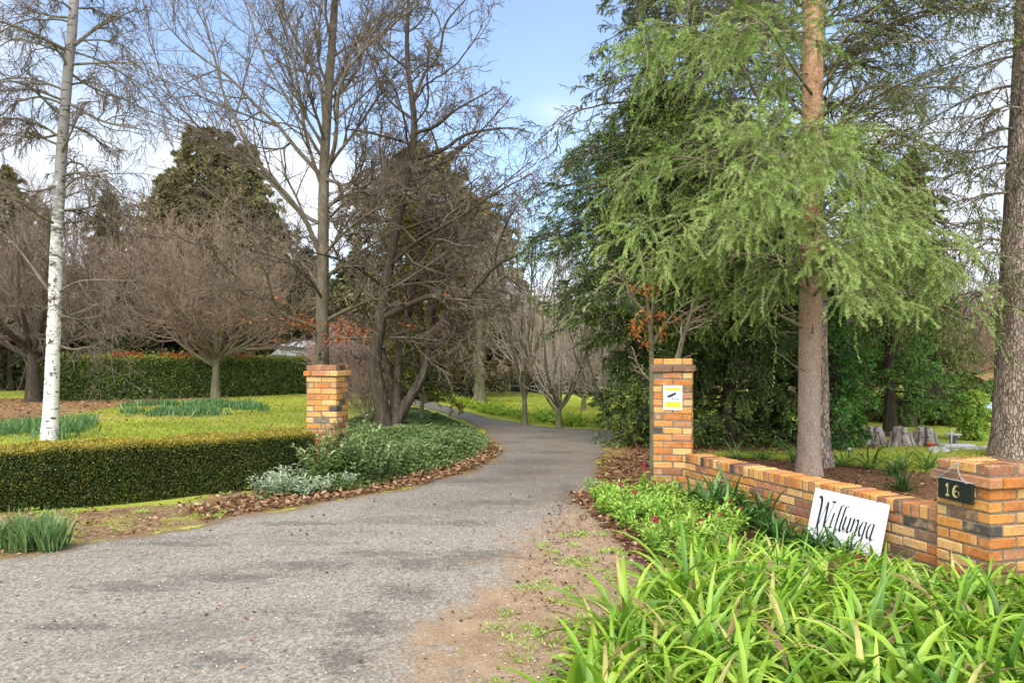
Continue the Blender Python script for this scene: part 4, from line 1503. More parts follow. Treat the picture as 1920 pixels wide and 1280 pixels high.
# --- fallen leaves
def litter_leaves(name, poly, n, sz, label, tb=0.5, lift=0.03, clump=0.0):
    q = scatter(rng, poly, int(n * 1.6))
    k_ = vnoise(q[:, 0], q[:, 1], 1.5, 31) + 0.25 * rng.random(len(q)) > clump
    q = q[k_][:n]
    n = len(q)
    inside = sd_poly(q[:, 0], q[:, 1], DRIVE) > 0
    z = ground_z(q[:, 0], q[:, 1]) * np.where(inside, 0.5, 1) + np.where(inside, 0.030, 0.012) + rng.random(n) * lift
    p = np.column_stack([q, z])
    d = unit(np.column_stack([rng.standard_normal((n, 2)), rng.normal(0, 0.3, n)]))
    s_ = unit(np.cross(d, np.array([0, 0, 1.0]) + 0.45 * rng.standard_normal(d.shape)))
    up_ = np.cross(s_, d)
    L_ = (sz * (0.55 + 0.8 * rng.random(n)))[:, None]
    W_ = L_ * (0.45 + 0.3 * rng.random(n))[:, None]
    cu = (0.1 + 0.35 * rng.random(n))[:, None]
    mid = p + d * L_ * 0.5
    v = np.stack([p, mid + s_ * W_ / 2 + up_ * W_ * cu, p + d * L_ + up_ * L_ * cu * 0.4, mid - s_ * W_ / 2 + up_ * W_ * cu * 0.6], 1).reshape(-1, 3)
    b = np.arange(n)[:, None] * 4
    mb = MB()
    tr = np.concatenate([b + np.array([[0, 1, 2]]), b + np.array([[0, 2, 3]])])
    ti = np.clip(rng.normal(tb, 0.25, n), 0, 1)
    mb.add(v, tr, np.concatenate([ti, np.clip(ti - 0.08, 0, 1)]))
    return tag(mb.build(name, M_dead), label, 'fallen leaves', kind='stuff')


RLIT = [np.array(q) for q in [(0.70, 9.3), (0.80, 8.2), (0.95, 7.2), (1.0, 6.4), (1.0, 5.6), (0.72, 4.9), (0.40, 4.3), (0.25, 3.6), (0.7, 3.6), (1.1, 4.6), (1.5, 5.3), (1.6, 6.0), (1.35, 6.8), (1.35, 8.0), (1.25, 9.3)]]
litter_leaves('fallen_leaves', LLITTER, 2900, 0.070, 'orange-brown leaves drifted along the edge of the left bed', 0.55, 0.05)
litter_leaves('fallen_leaves', RLIT, 2700, 0.066, 'brown leaves drifted along the edge of the front bed', 0.5, 0.03)
litter_leaves('fallen_leaves', UNDER, 5200, 0.075, 'brown leaves lying under the dark conifers by the tall pier', 0.42, 0.03, 0.35)
litter_leaves('fallen_leaves', VERGE, 2600, 0.045, 'small dry leaves strewn on the verge before the box hedge', 0.6, 0.015, 0.40)
litter_leaves('fallen_leaves', [np.array(q) for q in [(-7, 4.5), (-4, 8.6), (-1, 10.5), (0.6, 9.0), (0.9, 6.5), (0.3, 4.0), (-0.3, 3.2), (-3, 3.5)]], 420, 0.034, 'scattered dry leaves and cones lying on the gravel driveway', 0.45, 0.006)
litter_leaves('fallen_leaves', [np.array(q) for q in [(-0.2, 3.0), (0.35, 3.0), (1.1, 5.6), (1.05, 8.8), (0.5, 8.8), (0.1, 6.0)]], 700, 0.034, 'small leaf scraps on the gravel shoulder of the driveway', 0.4, 0.008, 0.35)
litter_leaves('fallen_leaves', [G(*q) for q in [(-60, 842), (560, 842), (690, 760), (560, 742), (300, 750), (-60, 790)]], 700, 0.085, 'odd brown leaves scattered over the left lawn', 0.5, 0.06, 0.45)
litter_leaves('fallen_leaves', MULCH, 5000, 0.05, 'bark chips and needles covering the mulch bed behind the wall', 0.28, 0.02)
litter_leaves('fallen_leaves', BACKLITTER, 3200, 0.13, 'brown leaves under the bare trees before the far hedge', 0.5, 0.02, 0.35)
litter_leaves('fallen_leaves', [G(*q) for q in [(850, 757), (900, 755), (950, 765), (955, 770), (900, 768), (860, 763)]], 900, 0.12, 'brown leaves ringing the single trunk on the far lawn', 0.35, 0.03)
# tufts of moss and weeds on the shoulder
mb = MB()
q = np.concatenate([scatter(rng, [np.array(z_) for z_ in [(-0.2, 3.4), (0.4, 3.6), (1.0, 5.4), (0.9, 7.5), (0.3, 7.0), (-0.1, 5.0)]], 46), scatter(rng, VERGE, 60)])
for x_, y_ in q:
    n_ = 34
    p = np.column_stack([x_ + rng.normal(0, 0.045, n_), y_ + rng.normal(0, 0.045, n_), np.full(n_, 0.035)])
    d = unit(np.column_stack([rng.normal(0, 0.8, (n_, 2)), np.abs(rng.normal(0.5, 0.3, n_))]))
    leaves(mb, p, d, perp(rng, d), 0.035, 0.010, np.clip(rng.normal(0.6, 0.2, n_), 0, 1))
tag(mb.build('weeds', M_val), 'tiny weeds and moss tufts in the gravel and on the verge', 'weeds', kind='stuff')

# loose stones on the gravel
M_stones = leaf_mat('loose_gravel', [(0.0, (0.06, 0.05, 0.042)), (0.4, (0.24, 0.20, 0.155)), (0.8, (0.46, 0.40, 0.32)), (1.0, (0.66, 0.60, 0.52))], 0.0, 0.9, 0.2, 0.1)
q = np.concatenate([scatter(rng, [np.array(z_) for z_ in [(-5.5, 5.6), (-2.2, 3.2), (0.25, 3.2), (0.9, 5.2), (0.9, 8.0), (-1.0, 8.5)]], 9000), scatter(rng, [np.array(z_) for z_ in [(-0.3, 3.2), (0.3, 3.2), (1.05, 5.2), (1.0, 8.6), (0.3, 8.6)]], 5000)])
q = q[sd_poly(q[:, 0], q[:, 1], DRIVE) > 0.1]
n_ = len(q)
r_ = 0.0032 + 0.0052 * rng.random(n_) ** 2.5
p = np.column_stack([q, ground_z(q[:, 0], q[:, 1]) * 0.5 + 0.023 + r_ * 0.3])
a = rng.random(n_) * 6.283
ex_ = np.stack([np.cos(a), np.sin(a), 0 * a], -1) * r_[:, None]
ey_ = np.stack([-np.sin(a), np.cos(a), 0 * a], -1) * (r_ * (0.6 + 0.4 * rng.random(n_)))[:, None]
ez_ = np.array([0, 0, 1.0]) * (r_ * (0.5 + 0.4 * rng.random(n_)))[:, None]
v = np.stack([p + ex_, p + ey_, p - ex_, p - ey_, p + ez_], 1).reshape(-1, 3)
b = np.arange(n_)[:, None] * 5
mb = MB()
ti = np.clip(rng.normal(0.5, 0.28, n_), 0, 1)
mb.add(v, np.concatenate([b + np.array([[i, (i + 1) % 4, 4]]) for i in range(4)]), np.tile(ti, 4))
tag(mb.build('gravel', M_stones), 'loose small stones lying on the driveway surface', 'gravel', kind='stuff')
# ------------------------------------------------------------------ bark and foliage
rng = np.random.default_rng(21)
M_oakbark = bark_mat('smooth_grey_bark', (0.05, 0.038, 0.025), (0.145, 0.118, 0.078), (0.22, 0.185, 0.13), 7.0, 0.4, 0.4)
M_darkbark = bark_mat('dark_rough_bark', (0.018, 0.014, 0.009), (0.062, 0.048, 0.032), (0.12, 0.096, 0.064), 12.0, 0.18, 1.0, lichen=(0.10, 0.10, 0.045))
M_cedarbark = bark_mat('cedar_bark', (0.07, 0.034, 0.018), (0.27, 0.145, 0.078), (0.38, 0.25, 0.155), 9.0, 0.45, 0.9, fleck=(0.64, 0.47, 0.29), grey=(0.34, 0.275, 0.215))
M_pinebark = bark_mat('pine_bark', (0.075, 0.05, 0.036), (0.33, 0.25, 0.19), (0.50, 0.42, 0.34), 9.0, 0.45, 1.0, crack=2.6)
M_mossbark = bark_mat('mossy_bark', (0.06, 0.055, 0.03), (0.16, 0.145, 0.08), (0.24, 0.22, 0.13), 9.0, 0.4, 0.5, lichen=(0.16, 0.18, 0.06))
M_twigdark = bark_mat('dark_twig', (0.045, 0.034, 0.024), (0.125, 0.095, 0.066), (0.21, 0.165, 0.12), 4.0, 0.4, 0.2)
M_twigtan = bark_mat('tan_twig', (0.115, 0.078, 0.052), (0.255, 0.178, 0.122), (0.36, 0.27, 0.195), 4.0, 0.4, 0.2)
M_twigpale = bark_mat('pale_twig', (0.26, 0.20, 0.15), (0.48, 0.39, 0.30), (0.60, 0.51, 0.41), 4.0, 0.4, 0.2)
M_twigpink = bark_mat('pinkish_twig', (0.16, 0.095, 0.075), (0.30, 0.20, 0.16), (0.42, 0.30, 0.25), 4.0, 0.4, 0.2)
m = NT('birch_bark')
v_ = m.coord('Object')
bands = m.noise(m.coord('Object', (1, 1, 5)), 2.6, 5.0, 0.7, dist=0.3)
spots = m.noise(m.coord('Object', (1, 1, 2.0)), 6.0, 4.0, 0.7)
sepz = m.n('ShaderNodeSeparateXYZ')
m.l(v_, sepz.inputs[0])
c = m.mix(m.noise(v_, 9.0, 4.0), (0.62, 0.57, 0.50), (0.80, 0.76, 0.70))
c = m.mix(m.math('MULTIPLY', m.step(bands, 0.57, 0.63), 0.8), c, (0.10, 0.085, 0.07))
c = m.mix(m.step(spots, 0.575, 0.62), c, (0.05, 0.042, 0.035))
old = m.step(m.math('MULTIPLY_ADD', m.math('SUBTRACT', spots, 0.5), 9.0, sepz.outputs['Z']), 2.8, 5.4)
c = m.mix(m.math('MULTIPLY', old, 0.74), c, m.mix(spots, (0.02, 0.015, 0.010), (0.10, 0.080, 0.058)))
M_birch = m.done(m.bsdf(c, 0.75, 0.2, m.bump(bands, 0.4, 0.02)))

M_cedarleaf = leaf_mat('deodar_needles', [(0.0, (0.04, 0.066, 0.014)), (0.4, (0.135, 0.195, 0.034)), (0.7, (0.265, 0.35, 0.080)), (1.0, (0.42, 0.50, 0.17))], 0.30, 0.5, 0.3, 0.25, 0.9)
M_darkleaf = leaf_mat('dark_conifer_leaf', [(0.0, (0.010, 0.024, 0.005)), (0.40, (0.038, 0.074, 0.012)), (0.68, (0.115, 0.175, 0.026)), (1.0, (0.30, 0.36, 0.065))], 0.18, 0.45, 0.4, 0.35, 1.2)
M_feather = leaf_mat('feathery_needles', [(0.0, (0.026, 0.034, 0.008)), (0.5, (0.085, 0.105, 0.022)), (1.0, (0.19, 0.22, 0.050))], 0.25, 0.5, 0.3, 0.3, 0.8)
M_spruce = leaf_mat('spruce_needles', [(0.0, (0.02, 0.06, 0.010)), (0.5, (0.085, 0.20, 0.025)), (1.0, (0.24, 0.40, 0.06))], 0.2, 0.45, 0.4, 0.3, 1.0)
M_olive = leaf_mat('olive_conifer_leaf', [(0.0, (0.05, 0.047, 0.018)), (0.5, (0.160, 0.140, 0.050)), (1.0, (0.29, 0.255, 0.10))], 0.15, 0.6, 0.3, 0.35, 0.5)
M_backleaf = leaf_mat('dark_evergreen_leaf', [(0.0, (0.014, 0.020, 0.008)), (0.5, (0.050, 0.068, 0.022)), (1.0, (0.115, 0.140, 0.045))], 0.15, 0.55, 0.3, 0.35, 0.4)  # dark green leaf colour of the background evergreens themselves
M_ivy = leaf_mat('yellow_green_leaf', [(0.0, (0.040, 0.045, 0.010)), (0.5, (0.12, 0.125, 0.022)), (0.85, (0.26, 0.25, 0.03)), (1.0, (0.55, 0.42, 0.04))], 0.3, 0.5, 0.3, 0.25, 1.0)
M_bright = leaf_mat('bright_shrub_leaf', [(0.0, (0.03, 0.075, 0.012)), (0.5, (0.11, 0.21, 0.028)), (1.0, (0.27, 0.37, 0.07))], 0.28, 0.5, 0.3, 0.3, 1.2)
M_orange = leaf_mat('rust_leaf', [(0.0, (0.20, 0.055, 0.012)), (0.5, (0.42, 0.14, 0.03)), (1.0, (0.58, 0.26, 0.08))], 0.25, 0.6, 0.3, 0.15, 3.0)


def trunk_line(px, Y, r0, r1, n=26, power=0.8, flare=0.35):
    pts = limb(px, Y, n)
    pts[0, 2] = -0.05
    s = np.linspace(0, 1, n)
    rad = r0 + (r1 - r0) * s ** power
    z = pts[:, 2]
    rad = rad * (1 + flare * np.exp(-np.maximum(z, 0) / 0.22))
    return pts, rad


def lines(specs, Y, n=14):
    """limbs by image polyline and depth offsets; specs: (px, r0, r1)"""
    ps, rs = [], []
    for px, r0, r1 in specs:
        ps.append(limb(px, Y, n))
        rs.append(np.linspace(r0, r1, n))
    return np.array(ps), np.array(rs)


def twiggy(mb, rng, pts, rad, lv, k0=5):
    """successive orders of branching; lv = list of spawn kwargs"""
    cur, cr = pts, rad
    allp = []
    for q in lv:
        q = dict(q)
        keepparent = q.pop('add', None)
        nx_, nr_ = spawn(rng, cur, cr, **q)
        tubes(mb, nx_, nr_, 5 if nr_.max() > 0.03 else (4 if nr_.max() > 0.012 else 3), rng.random(len(nx_)))
        allp.append((nx_, nr_))
        cur, cr = nx_, nr_
    return allp


def leaf_cluster(mb, rng, centers, n, spread, L, Wd, tb=0.5, hang=0.6):
    c = np.repeat(np.asarray(centers, float), n, 0)
    p = c + rng.normal(0, spread, c.shape)
    d = rdir(rng, len(p))
    d[:, 2] -= hang
    d = unit(d)
    leaves(mb, p, d, perp(rng, d), L * (0.6 + 0.7 * rng.random(len(p))), Wd, np.clip(rng.normal(tb, 0.25, len(p)), 0, 1), fold=0.15)


# ------------------------------------------------------------------ white birch
BY = 16.0
bp, br = trunk_line([(93, 826), (98, 700), (104, 540), (106, 440), (112, 340), (118, 250), (126, 150), (137, 40), (142, -60), (148, -160), (156, -280)], BY, 0.155, 0.075, 40)
t = thing('birch_tree', 'slender bare birch with a white trunk behind the box hedge', 'tree', bp[0] * [1, 1, 0])
mb = MB()
tubes(mb, bp, br, 14, 0.5, noise=0.025, rng=rng)
mb.build('trunk', M_birch, t, t.location)
sp_ = [([(128, 97), (84, 74, -.5), (34, 50, -1), (-20, 36, -1.4)], .045, .012), ([(141, 84), (178, 54, .3), (218, 34, .8), (260, 15, 1)], .045, .012),
       ([(133, 33), (100, 32, .3), (60, 22, .8), (33, 28, 1)], .03, .01), ([(138, 121), (185, 118, -.4), (269, 118, -1.2)], .03, .009),
       ([(131, 195), (188, 228, -.2), (235, 238, -.6), (279, 245, -1)], .035, .010), ([(128, 135), (170, 165, .5), (240, 190, 1)], .03, .009),
       ([(111, 548), (141, 527, -.3), (188, 524, -.8), (255, 527, -1.4)], .03, .009), ([(111, 598), (160, 582, .3), (200, 560, .5), (275, 538, .5)], .03, .009),
       ([(111, 648), (141, 657, -.4), (181, 648, -.8), (206, 632, -1.1)], .03, .01), ([(94, 548), (44, 477, .2), (20, 450, .4), (-10, 425, .6)], .038, .012),
       ([(91, 578), (57, 573, -.5), (-5, 574, -1)], .028, .009), ([(110, 396), (180, 388, .4), (240, 370, .8)], .03, .009), ([(114, 345), (60, 365, -.5), (-10, 330, -1)], .03, .009),
       ([(118, 250), (70, 262, .4), (10, 250, .8)], .03, .009), ([(106, 420), (150, 415, .4), (240, 404, 1.0)], .03, .009), ([(110, 590), (150, 600, -1.2), (195, 590, -2)], .025, .008),
       ([(122, 190), (60, 165, -.6), (0, 172, -1)], .03, .009), ([(120, 230), (170, 250, .3), (225, 300, .6)], .03, .009), ([(112, 330), (160, 320, -.6), (215, 335, -1.2)], .03, .009)]
lp, lr = lines(sp_, BY)
mb = MB()
tubes(mb, lp, lr, 6, 0.5)
ex, er = spawn(rng, bp[None, 14:], br[None, 14:], 34, 0.0, 0.98, 1.25, 1.9, 12, 0.2, 0.25, 0.1, 0.25, 0.12, 0.28, 0.008, rel=False, taper=0.3)
tubes(mb, ex, er, 5, 0.5)
mb.build('branches', M_oakbark, t, t.location)
mb = MB()
L0, R0 = np.concatenate([lp, ex[:, ::1][:, np.linspace(0, 11, 14).astype(int)]]), np.concatenate([lr, er[:, np.linspace(0, 11, 14).astype(int)]])
a1 = twiggy(mb, rng, L0, R0, [dict(n=8, t0=0.2, t1=1, ang=0.75, L=0.42, npts=7, wig=0.16, droop=0.12, rf=0.6, rtip=0.005, taper=0.4),
                              dict(n=8, t0=0.15, t1=1, ang=0.7, L=0.55, npts=6, wig=0.18, droop=0.45, rf=0.7, rtip=0.0040, taper=0.3),
                              dict(n=4, t0=0.2, t1=1, ang=0.6, L=0.5, npts=4, wig=0.2, droop=0.4, rf=0.8, rtip=0.0034, taper=0.2)])
mb.build('crown', M_twigdark, t, t.location)

# ------------------------------------------------------------------ oak behind the left pier
OY = 19.0
op, orr = trunk_line([(604, 797), (603, 700), (605, 560), (606, 440), (607, 330), (612, 230), (620, 120), (628, 0), (634, -150), (640, -320)], OY, 0.20, 0.055, 40)
t = thing('oak_tree', 'tall bare tree with straight grey trunk and few rust leaves behind the left pier', 'tree', op[0] * [1, 1, 0])
lim = [([(600, 615), (537, 595, -.4), (500, 565, -.8), (437, 510, -1.2), (370, 460, -1.6), (300, 420, -1.8)], .055, .014),
       ([(603, 330), (551, 275, .4), (524, 235, .6), (477, 198, .9), (437, 148, 1.2), (380, 111, 1.4), (320, 60, 1.6), (280, 0, 1.8)], .06, .012),
       ([(600, 480), (578, 416, -.3), (524, 349, -.9), (470, 296, -1.4), (457, 249, -1.6), (420, 188, -1.8), (406, 121, -2), (380, 20, -2)], .065, .013),
       ([(607, 335), (640, 345, -.4), (664, 356, -.8), (700, 340, -1.2), (760, 330, -1.5)], .05, .012),
       ([(608, 390), (650, 365, .3), (688, 346, .6), (741, 312, 1), (800, 250, 1.4), (850, 200, 1.6)], .05, .011),
       ([(612, 325), (630, 270, -.5), (632, 215, -.8), (634, 151, -1), (688, 87, -1.3), (721, 57, -1.5), (775, 17, -1.7), (830, -30, -1.8)], .06, .013),
       ([(609, 245), (602, 148, .4), (584, 128, .5), (545, 60, .8), (520, -20, 1)], .05, .013),
       ([(614, 600), (654, 578, -.5), (715, 554, -1.1), (789, 507, -1.8), (842, 470, -2.2), (890, 440, -2.5)], .055, .012),
       ([(612, 635), (708, 632, -1), (782, 632, -1.8), (830, 640, -2)], .04, .010), ([(596, 630), (560, 615, -1), (520, 600, -1.5), (470, 600, -2)], .035, .010),
       ([(610, 415), (644, 383, .5), (684, 353, 1), (760, 290, 1.5)], .04, .010), ([(602, 420), (560, 400, .5), (500, 330, 1), (440, 300, 1.4), (350, 220, 1.8), (290, 130, 2)], .055, .012),
       ([(603, 350), (570, 250, -.5), (560, 150, -.8), (530, 40, -1), (500, -60, -1)], .05, .012), ([(616, 180), (660, 100, .5), (700, 0, 1)], .045, .012),
       ([(602, 540), (560, 480, .8), (500, 440, 1.5), (440, 400, 2.2), (360, 330, 2.6)], .05, .012), ([(606, 300), (540, 190, 1.2), (480, 80, 1.8), (450, -40, 2)], .045, .012),
       ([(610, 520), (680, 470, .8), (760, 420, 1.5), (840, 330, 2)], .05, .012), ([(604, 560), (580, 520, -1.2), (540, 490, -2.4), (480, 470, -3.4)], .045, .012),
       ([(606, 480), (640, 440, -1.2), (690, 400, -2.2), (730, 380, -3)], .045, .012)]
lp, lr = lines(lim, OY, 16)
mb = MB()
tubes(mb, op, orr, 14, 0.5, noise=0.02, rng=rng)
k_ = limb([(607, 700), (606, 668)], OY, 2)
th = np.linspace(0, 2 * np.pi, 13)
kc = P(606, 666, OY) - np.array([0, 0.215, 0])
tubes(mb, kc + (np.cos(th) * .075)[:, None] * [1, 0, 0] + (np.sin(th) * .09)[:, None] * [0, 0, 1.], np.full(13, 0.035), 8, 0.9)
mb.build('trunk', M_oakbark, t, t.location)
mb = MB()
tubes(mb, lp, lr, 7, 0.5)
ex, er = spawn(rng, op[None, 12:], orr[None, 12:], 16, 0.05, 0.98, 0.85, 3.6, 16, 0.2, 0.25, 0.25, -0.25, 0.08, 0.38, 0.010, rel=False, taper=0.5)
tubes(mb, ex, er, 6, 0.5)
mb.build('branches', M_oakbark, t, t.location)
mb = MB()
L0, R0 = np.concatenate([lp, ex]), np.concatenate([lr, er])
a2 = twiggy(mb, rng, L0, R0, [dict(n=11, t0=0.15, t1=1, ang=0.6, L=0.40, npts=9, wig=0.10, droop=-0.15, rf=0.65, rtip=0.007, taper=0.4),
                              dict(n=8, t0=0.15, t1=1, ang=0.62, L=0.50, npts=7, wig=0.14, droop=-0.05, rf=0.65, rtip=0.0052, taper=0.3),
                              dict(n=5, t0=0.2, t1=1, ang=0.7, L=0.45, npts=4, wig=0.18, rf=0.75, rtip=0.0042, taper=0.2)])
mb.build('crown', M_twigdark, t, t.location)
mb = MB()
tw = a2[2][0]
low = tw[(tw[:, 0, 2] < 3.4) & (tw[:, 0, 2] > 1.9)]
leaf_cluster(mb, rng, low[rng.integers(0, len(low), 45)][:, 2], 2, 0.07, 0.12, 0.06)
leaf_cluster(mb, rng, np.concatenate([limb([(560, 604), (600, 612)], OY, 12), limb([(622, 602), (690, 628)], OY - .4, 16), limb([(615, 632), (650, 630)], OY - .3, 8), limb([(540, 598), (570, 606)], OY - .3, 6)]), 7, 0.10, 0.14, 0.06)
mb.build('leaves', M_orange, t, t.location)

# ------------------------------------------------------------------ dark forked tree on the left bed
FY = 17.6
t = thing('forked_tree', 'dark-barked bare tree forking near the ground on the ground-cover bed inside the bend', 'tree', G(728, 812))
tl = [trunk_line([(724, 814), (712, 740), (700, 680), (712, 610), (726, 520), (738, 450), (748, 400), (758, 350), (772, 290), (778, 232), (772, 181), (762, 114), (764, 40), (770, -60)], FY, 0.205, 0.03, 40, 0.75, 0.35),
      trunk_line([(732, 812), (745, 788, .1), (772, 740, .2), (798, 700, .4), (803, 640, .6), (806, 590, .8), (820, 520, 1), (850, 440, 1.2), (880, 370, 1.4)], FY, 0.14, 0.03, 30, 0.9, 0.2),
      trunk_line([(740, 790), (745, 730, .5), (748, 660, .8), (760, 600, 1), (775, 540, 1.3), (800, 460, 1.6), (815, 380, 1.8)], FY, 0.13, 0.025, 30, 0.9, 0.2),
      trunk_line([(738, 795), (737, 740, .7), (727, 680, 1.2), (690, 600, 1.5), (650, 520, 1.8), (620, 450, 2)], FY, 0.09, 0.02, 30, 0.9, 0.2)]
mb = MB()
for p_, r_ in tl:
    tubes(mb, p_, r_, 12, 0.5, noise=0.03, rng=rng)
mb.build('trunk', M_darkbark, t, t.location)
lim = [([(716, 596), (762, 574, -.3), (809, 551, -.7), (859, 558, -1), (889, 554, -1.1), (897, 534, -1.1), (926, 500, -1.3), (943, 487, -1.4), (983, 477, -1.6), (1010, 440, -1.8)], .085, .015),
       ([(758, 352), (782, 359, -.4), (829, 373, -.8), (862, 359, -1), (900, 330, -1.2)], .05, .012),
       ([(770, 300), (836, 282, .4), (862, 255, .6), (903, 245, .9), (960, 238, 1.2), (1000, 250, 1.4)], .06, .012), ([(776, 250), (819, 238, -.4), (842, 215, -.7), (862, 201, -.9), (920, 170, -1.2)], .05, .012),
       ([(774, 190), (788, 161, .3), (795, 134, .5), (825, 111, .8), (832, 40, 1), (876, 0, 1.2), (900, -60, 1.3)], .045, .010), ([(760, 365), (731, 363, -.4), (701, 369, -.8), (674, 356, -1), (640, 370, -1.2)], .05, .012),
       ([(776, 225), (740, 200, .4), (715, 170, .8), (700, 120, 1), (680, 80, 1.2)], .04, .010), ([(765, 130), (720, 95, -.4), (690, 60, -.8)], .03, .009), ([(766, 330), (830, 310, 1), (900, 250, 1.8), (960, 180, 2.2)], .05, .012),
       ([(745, 410), (700, 420, .8), (650, 400, 1.4), (600, 420, 2)], .04, .01), ([(730, 500), (780, 450, -1), (860, 410, -2), (930, 360, -2.6), (990, 330, -3)], .055, .012),
       ([(735, 470), (800, 430, 1), (880, 400, 2), (960, 330, 2.6), (1000, 300, 2.8)], .05, .012), ([(722, 540), (670, 500, -.8), (620, 480, -1.6), (570, 470, -2.2)], .045, .011),
       ([(804, 620), (850, 610, -.4), (900, 590, -.8), (960, 560, -1)], .03, .009), ([(806, 570), (860, 500, .4), (910, 430, .8), (950, 350, 1)], .04, .01), ([(772, 270), (700, 250, -.8), (640, 240, -1.5)], .04, .01),
       ([(893, 548, -1.1), (930, 540, -1.4), (975, 560, -1.6)], .03, .008), ([(926, 500, -1.3), (935, 450, -1.2), (960, 400, -1.2), (985, 360, -1)], .035, .009)]
lp, lr = lines(lim, FY, 14)
mb = MB()
tubes(mb, lp, lr, 8, 0.5, noise=0.03, rng=rng)
ex, er = spawn(rng, tl[0][0][None, 12:], tl[0][1][None, 12:], 14, 0.1, 0.98, 0.95, 2.6, 14, 0.25, 0.25, 0.15, 0.0, 0.16, 0.38, 0.010, rel=False, taper=0.4)
e2, r2_ = spawn(rng, np.array([q[0] for q in tl[1:]]), np.array([q[1] for q in tl[1:]]), 7, 0.35, 0.98, 0.9, 1.9, 14, 0.25, 0.25, 0.1, 0.0, 0.16, 0.45, 0.009, rel=False, taper=0.3) if False else (None, None)
tubes(mb, ex, er, 6, 0.5)
for p_, r_ in tl[1:]:
    e2, r2_ = spawn(rng, p_[None], r_[None], 8, 0.35, 0.98, 0.9, 1.9, 14, 0.25, 0.25, 0.1, 0.0, 0.16, 0.45, 0.009, rel=False, taper=0.3)
    tubes(mb, e2, r2_, 6, 0.5)
    ex, er = np.concatenate([ex, e2]), np.concatenate([er, r2_])
mb.build('branches', M_darkbark, t, t.location)
mb = MB()
a3 = twiggy(mb, rng, np.concatenate([lp, ex]), np.concatenate([lr, er]), [
    dict(n=9, t0=0.15, t1=1, ang=0.85, L=0.36, npts=8, wig=0.26, rf=0.62, rtip=0.0065, taper=0.4, droop=-0.05),
    dict(n=7, t0=0.15, t1=1, ang=0.85, L=0.50, npts=6, wig=0.30, rf=0.65, rtip=0.0048, taper=0.3),
    dict(n=4, t0=0.15, t1=1, ang=0.9, L=0.42, npts=4, wig=0.3, rf=0.75, rtip=0.0040, taper=0.2)])
mb.build('crown', M_twigdark, t, t.location)


# ------------------------------------------------------------------ generic bare tree
def bare_tree(name, label, cat, base, hgt, trunk_h, r0, spread, seed, barkm, twigm, nl=9, lv=(8, 6, 4), upb=0.35, tip=0.006, group=None, lean=0.0, wig=0.10, ang=0.8, curve=-0.3, fine=1.0):
    g = np.random.default_rng(seed)
    base = np.asarray(base, float) * [1, 1, 0]
    t = thing(name, label, cat, base, group)
    lead = 1.0
    n = 12
    s = np.linspace(0, 1, n)
    pts = base + np.stack([lean * s ** 1.3 + 0.02 * g.standard_normal(n).cumsum() * trunk_h * 0.2, 0.02 * g.standard_normal(n).cumsum() * trunk_h * 0.2, s * trunk_h - 0.05], -1)
    rad = r0 * (1 - 0.35 * s) * (1 + 0.35 * np.exp(-s * trunk_h / 0.25))
    top = hgt - trunk_h
    # leaders rising from the head of the trunk
    a0 = g.random() * 6.28
    ps, rs = [], []
    for k in range(nl):
        az = a0 + k * 2.4
        f_ = 0.15 if k == 0 else (0.45 + 0.55 * g.random())
        tip_ = np.array([math.cos(az) * spread * f_, math.sin(az) * spread * f_, top * (1.0 - 0.45 * f_ ** 2 * (0.6 + 0.4 * g.random()))])
        b0 = pts[-1] if k < 3 else pts[int(n * (0.72 + 0.27 * g.random()))]
        m_ = 14
        ss = np.linspace(0, 1, m_)[:, None]
        mid = tip_ * np.array([0.75, 0.75, 0.30]) if ang > 0.7 else tip_ * np.array([0.55, 0.55, 0.45])
        q = b0 + 2 * ss * (1 - ss) * mid + ss ** 2 * tip_
        q += (g.standard_normal((m_, 3)) * 0.02 * top).cumsum(0) * ss * 0.5
        ps.append(q)
        rs.append(np.linspace(r0 * (0.62 if k == 0 else 0.42), tip * 1.6, m_))
    ps, rs = np.array(ps), np.array(rs)
    mb = MB()
    tubes(mb, pts, rad, 12, 0.5, noise=0.02, rng=g)
    tubes(mb, ps, rs, 7, 0.5)
    mb.build('trunk', barkm, t, base)
    mb = MB()
    twiggy(mb, g, ps, rs, [dict(n=lv[0], t0=0.12, t1=1, ang=0.65, L=0.42, npts=7, wig=wig, droop=curve, rf=0.6, rtip=tip, taper=0.4),
                           dict(n=lv[1], t0=0.15, t1=1, ang=0.65, L=0.52, npts=6, wig=wig * 1.3, droop=curve * 0.5, rf=0.65, rtip=tip * 0.8, taper=0.3)] +
           ([dict(n=lv[2], t0=0.2, t1=1, ang=0.65, L=0.5 * fine, npts=4, wig=wig * 1.6, rf=0.75, rtip=tip * 0.7, taper=0.2)] if lv[2] else []))
    mb.build('crown', twigm, t, base)
    return t


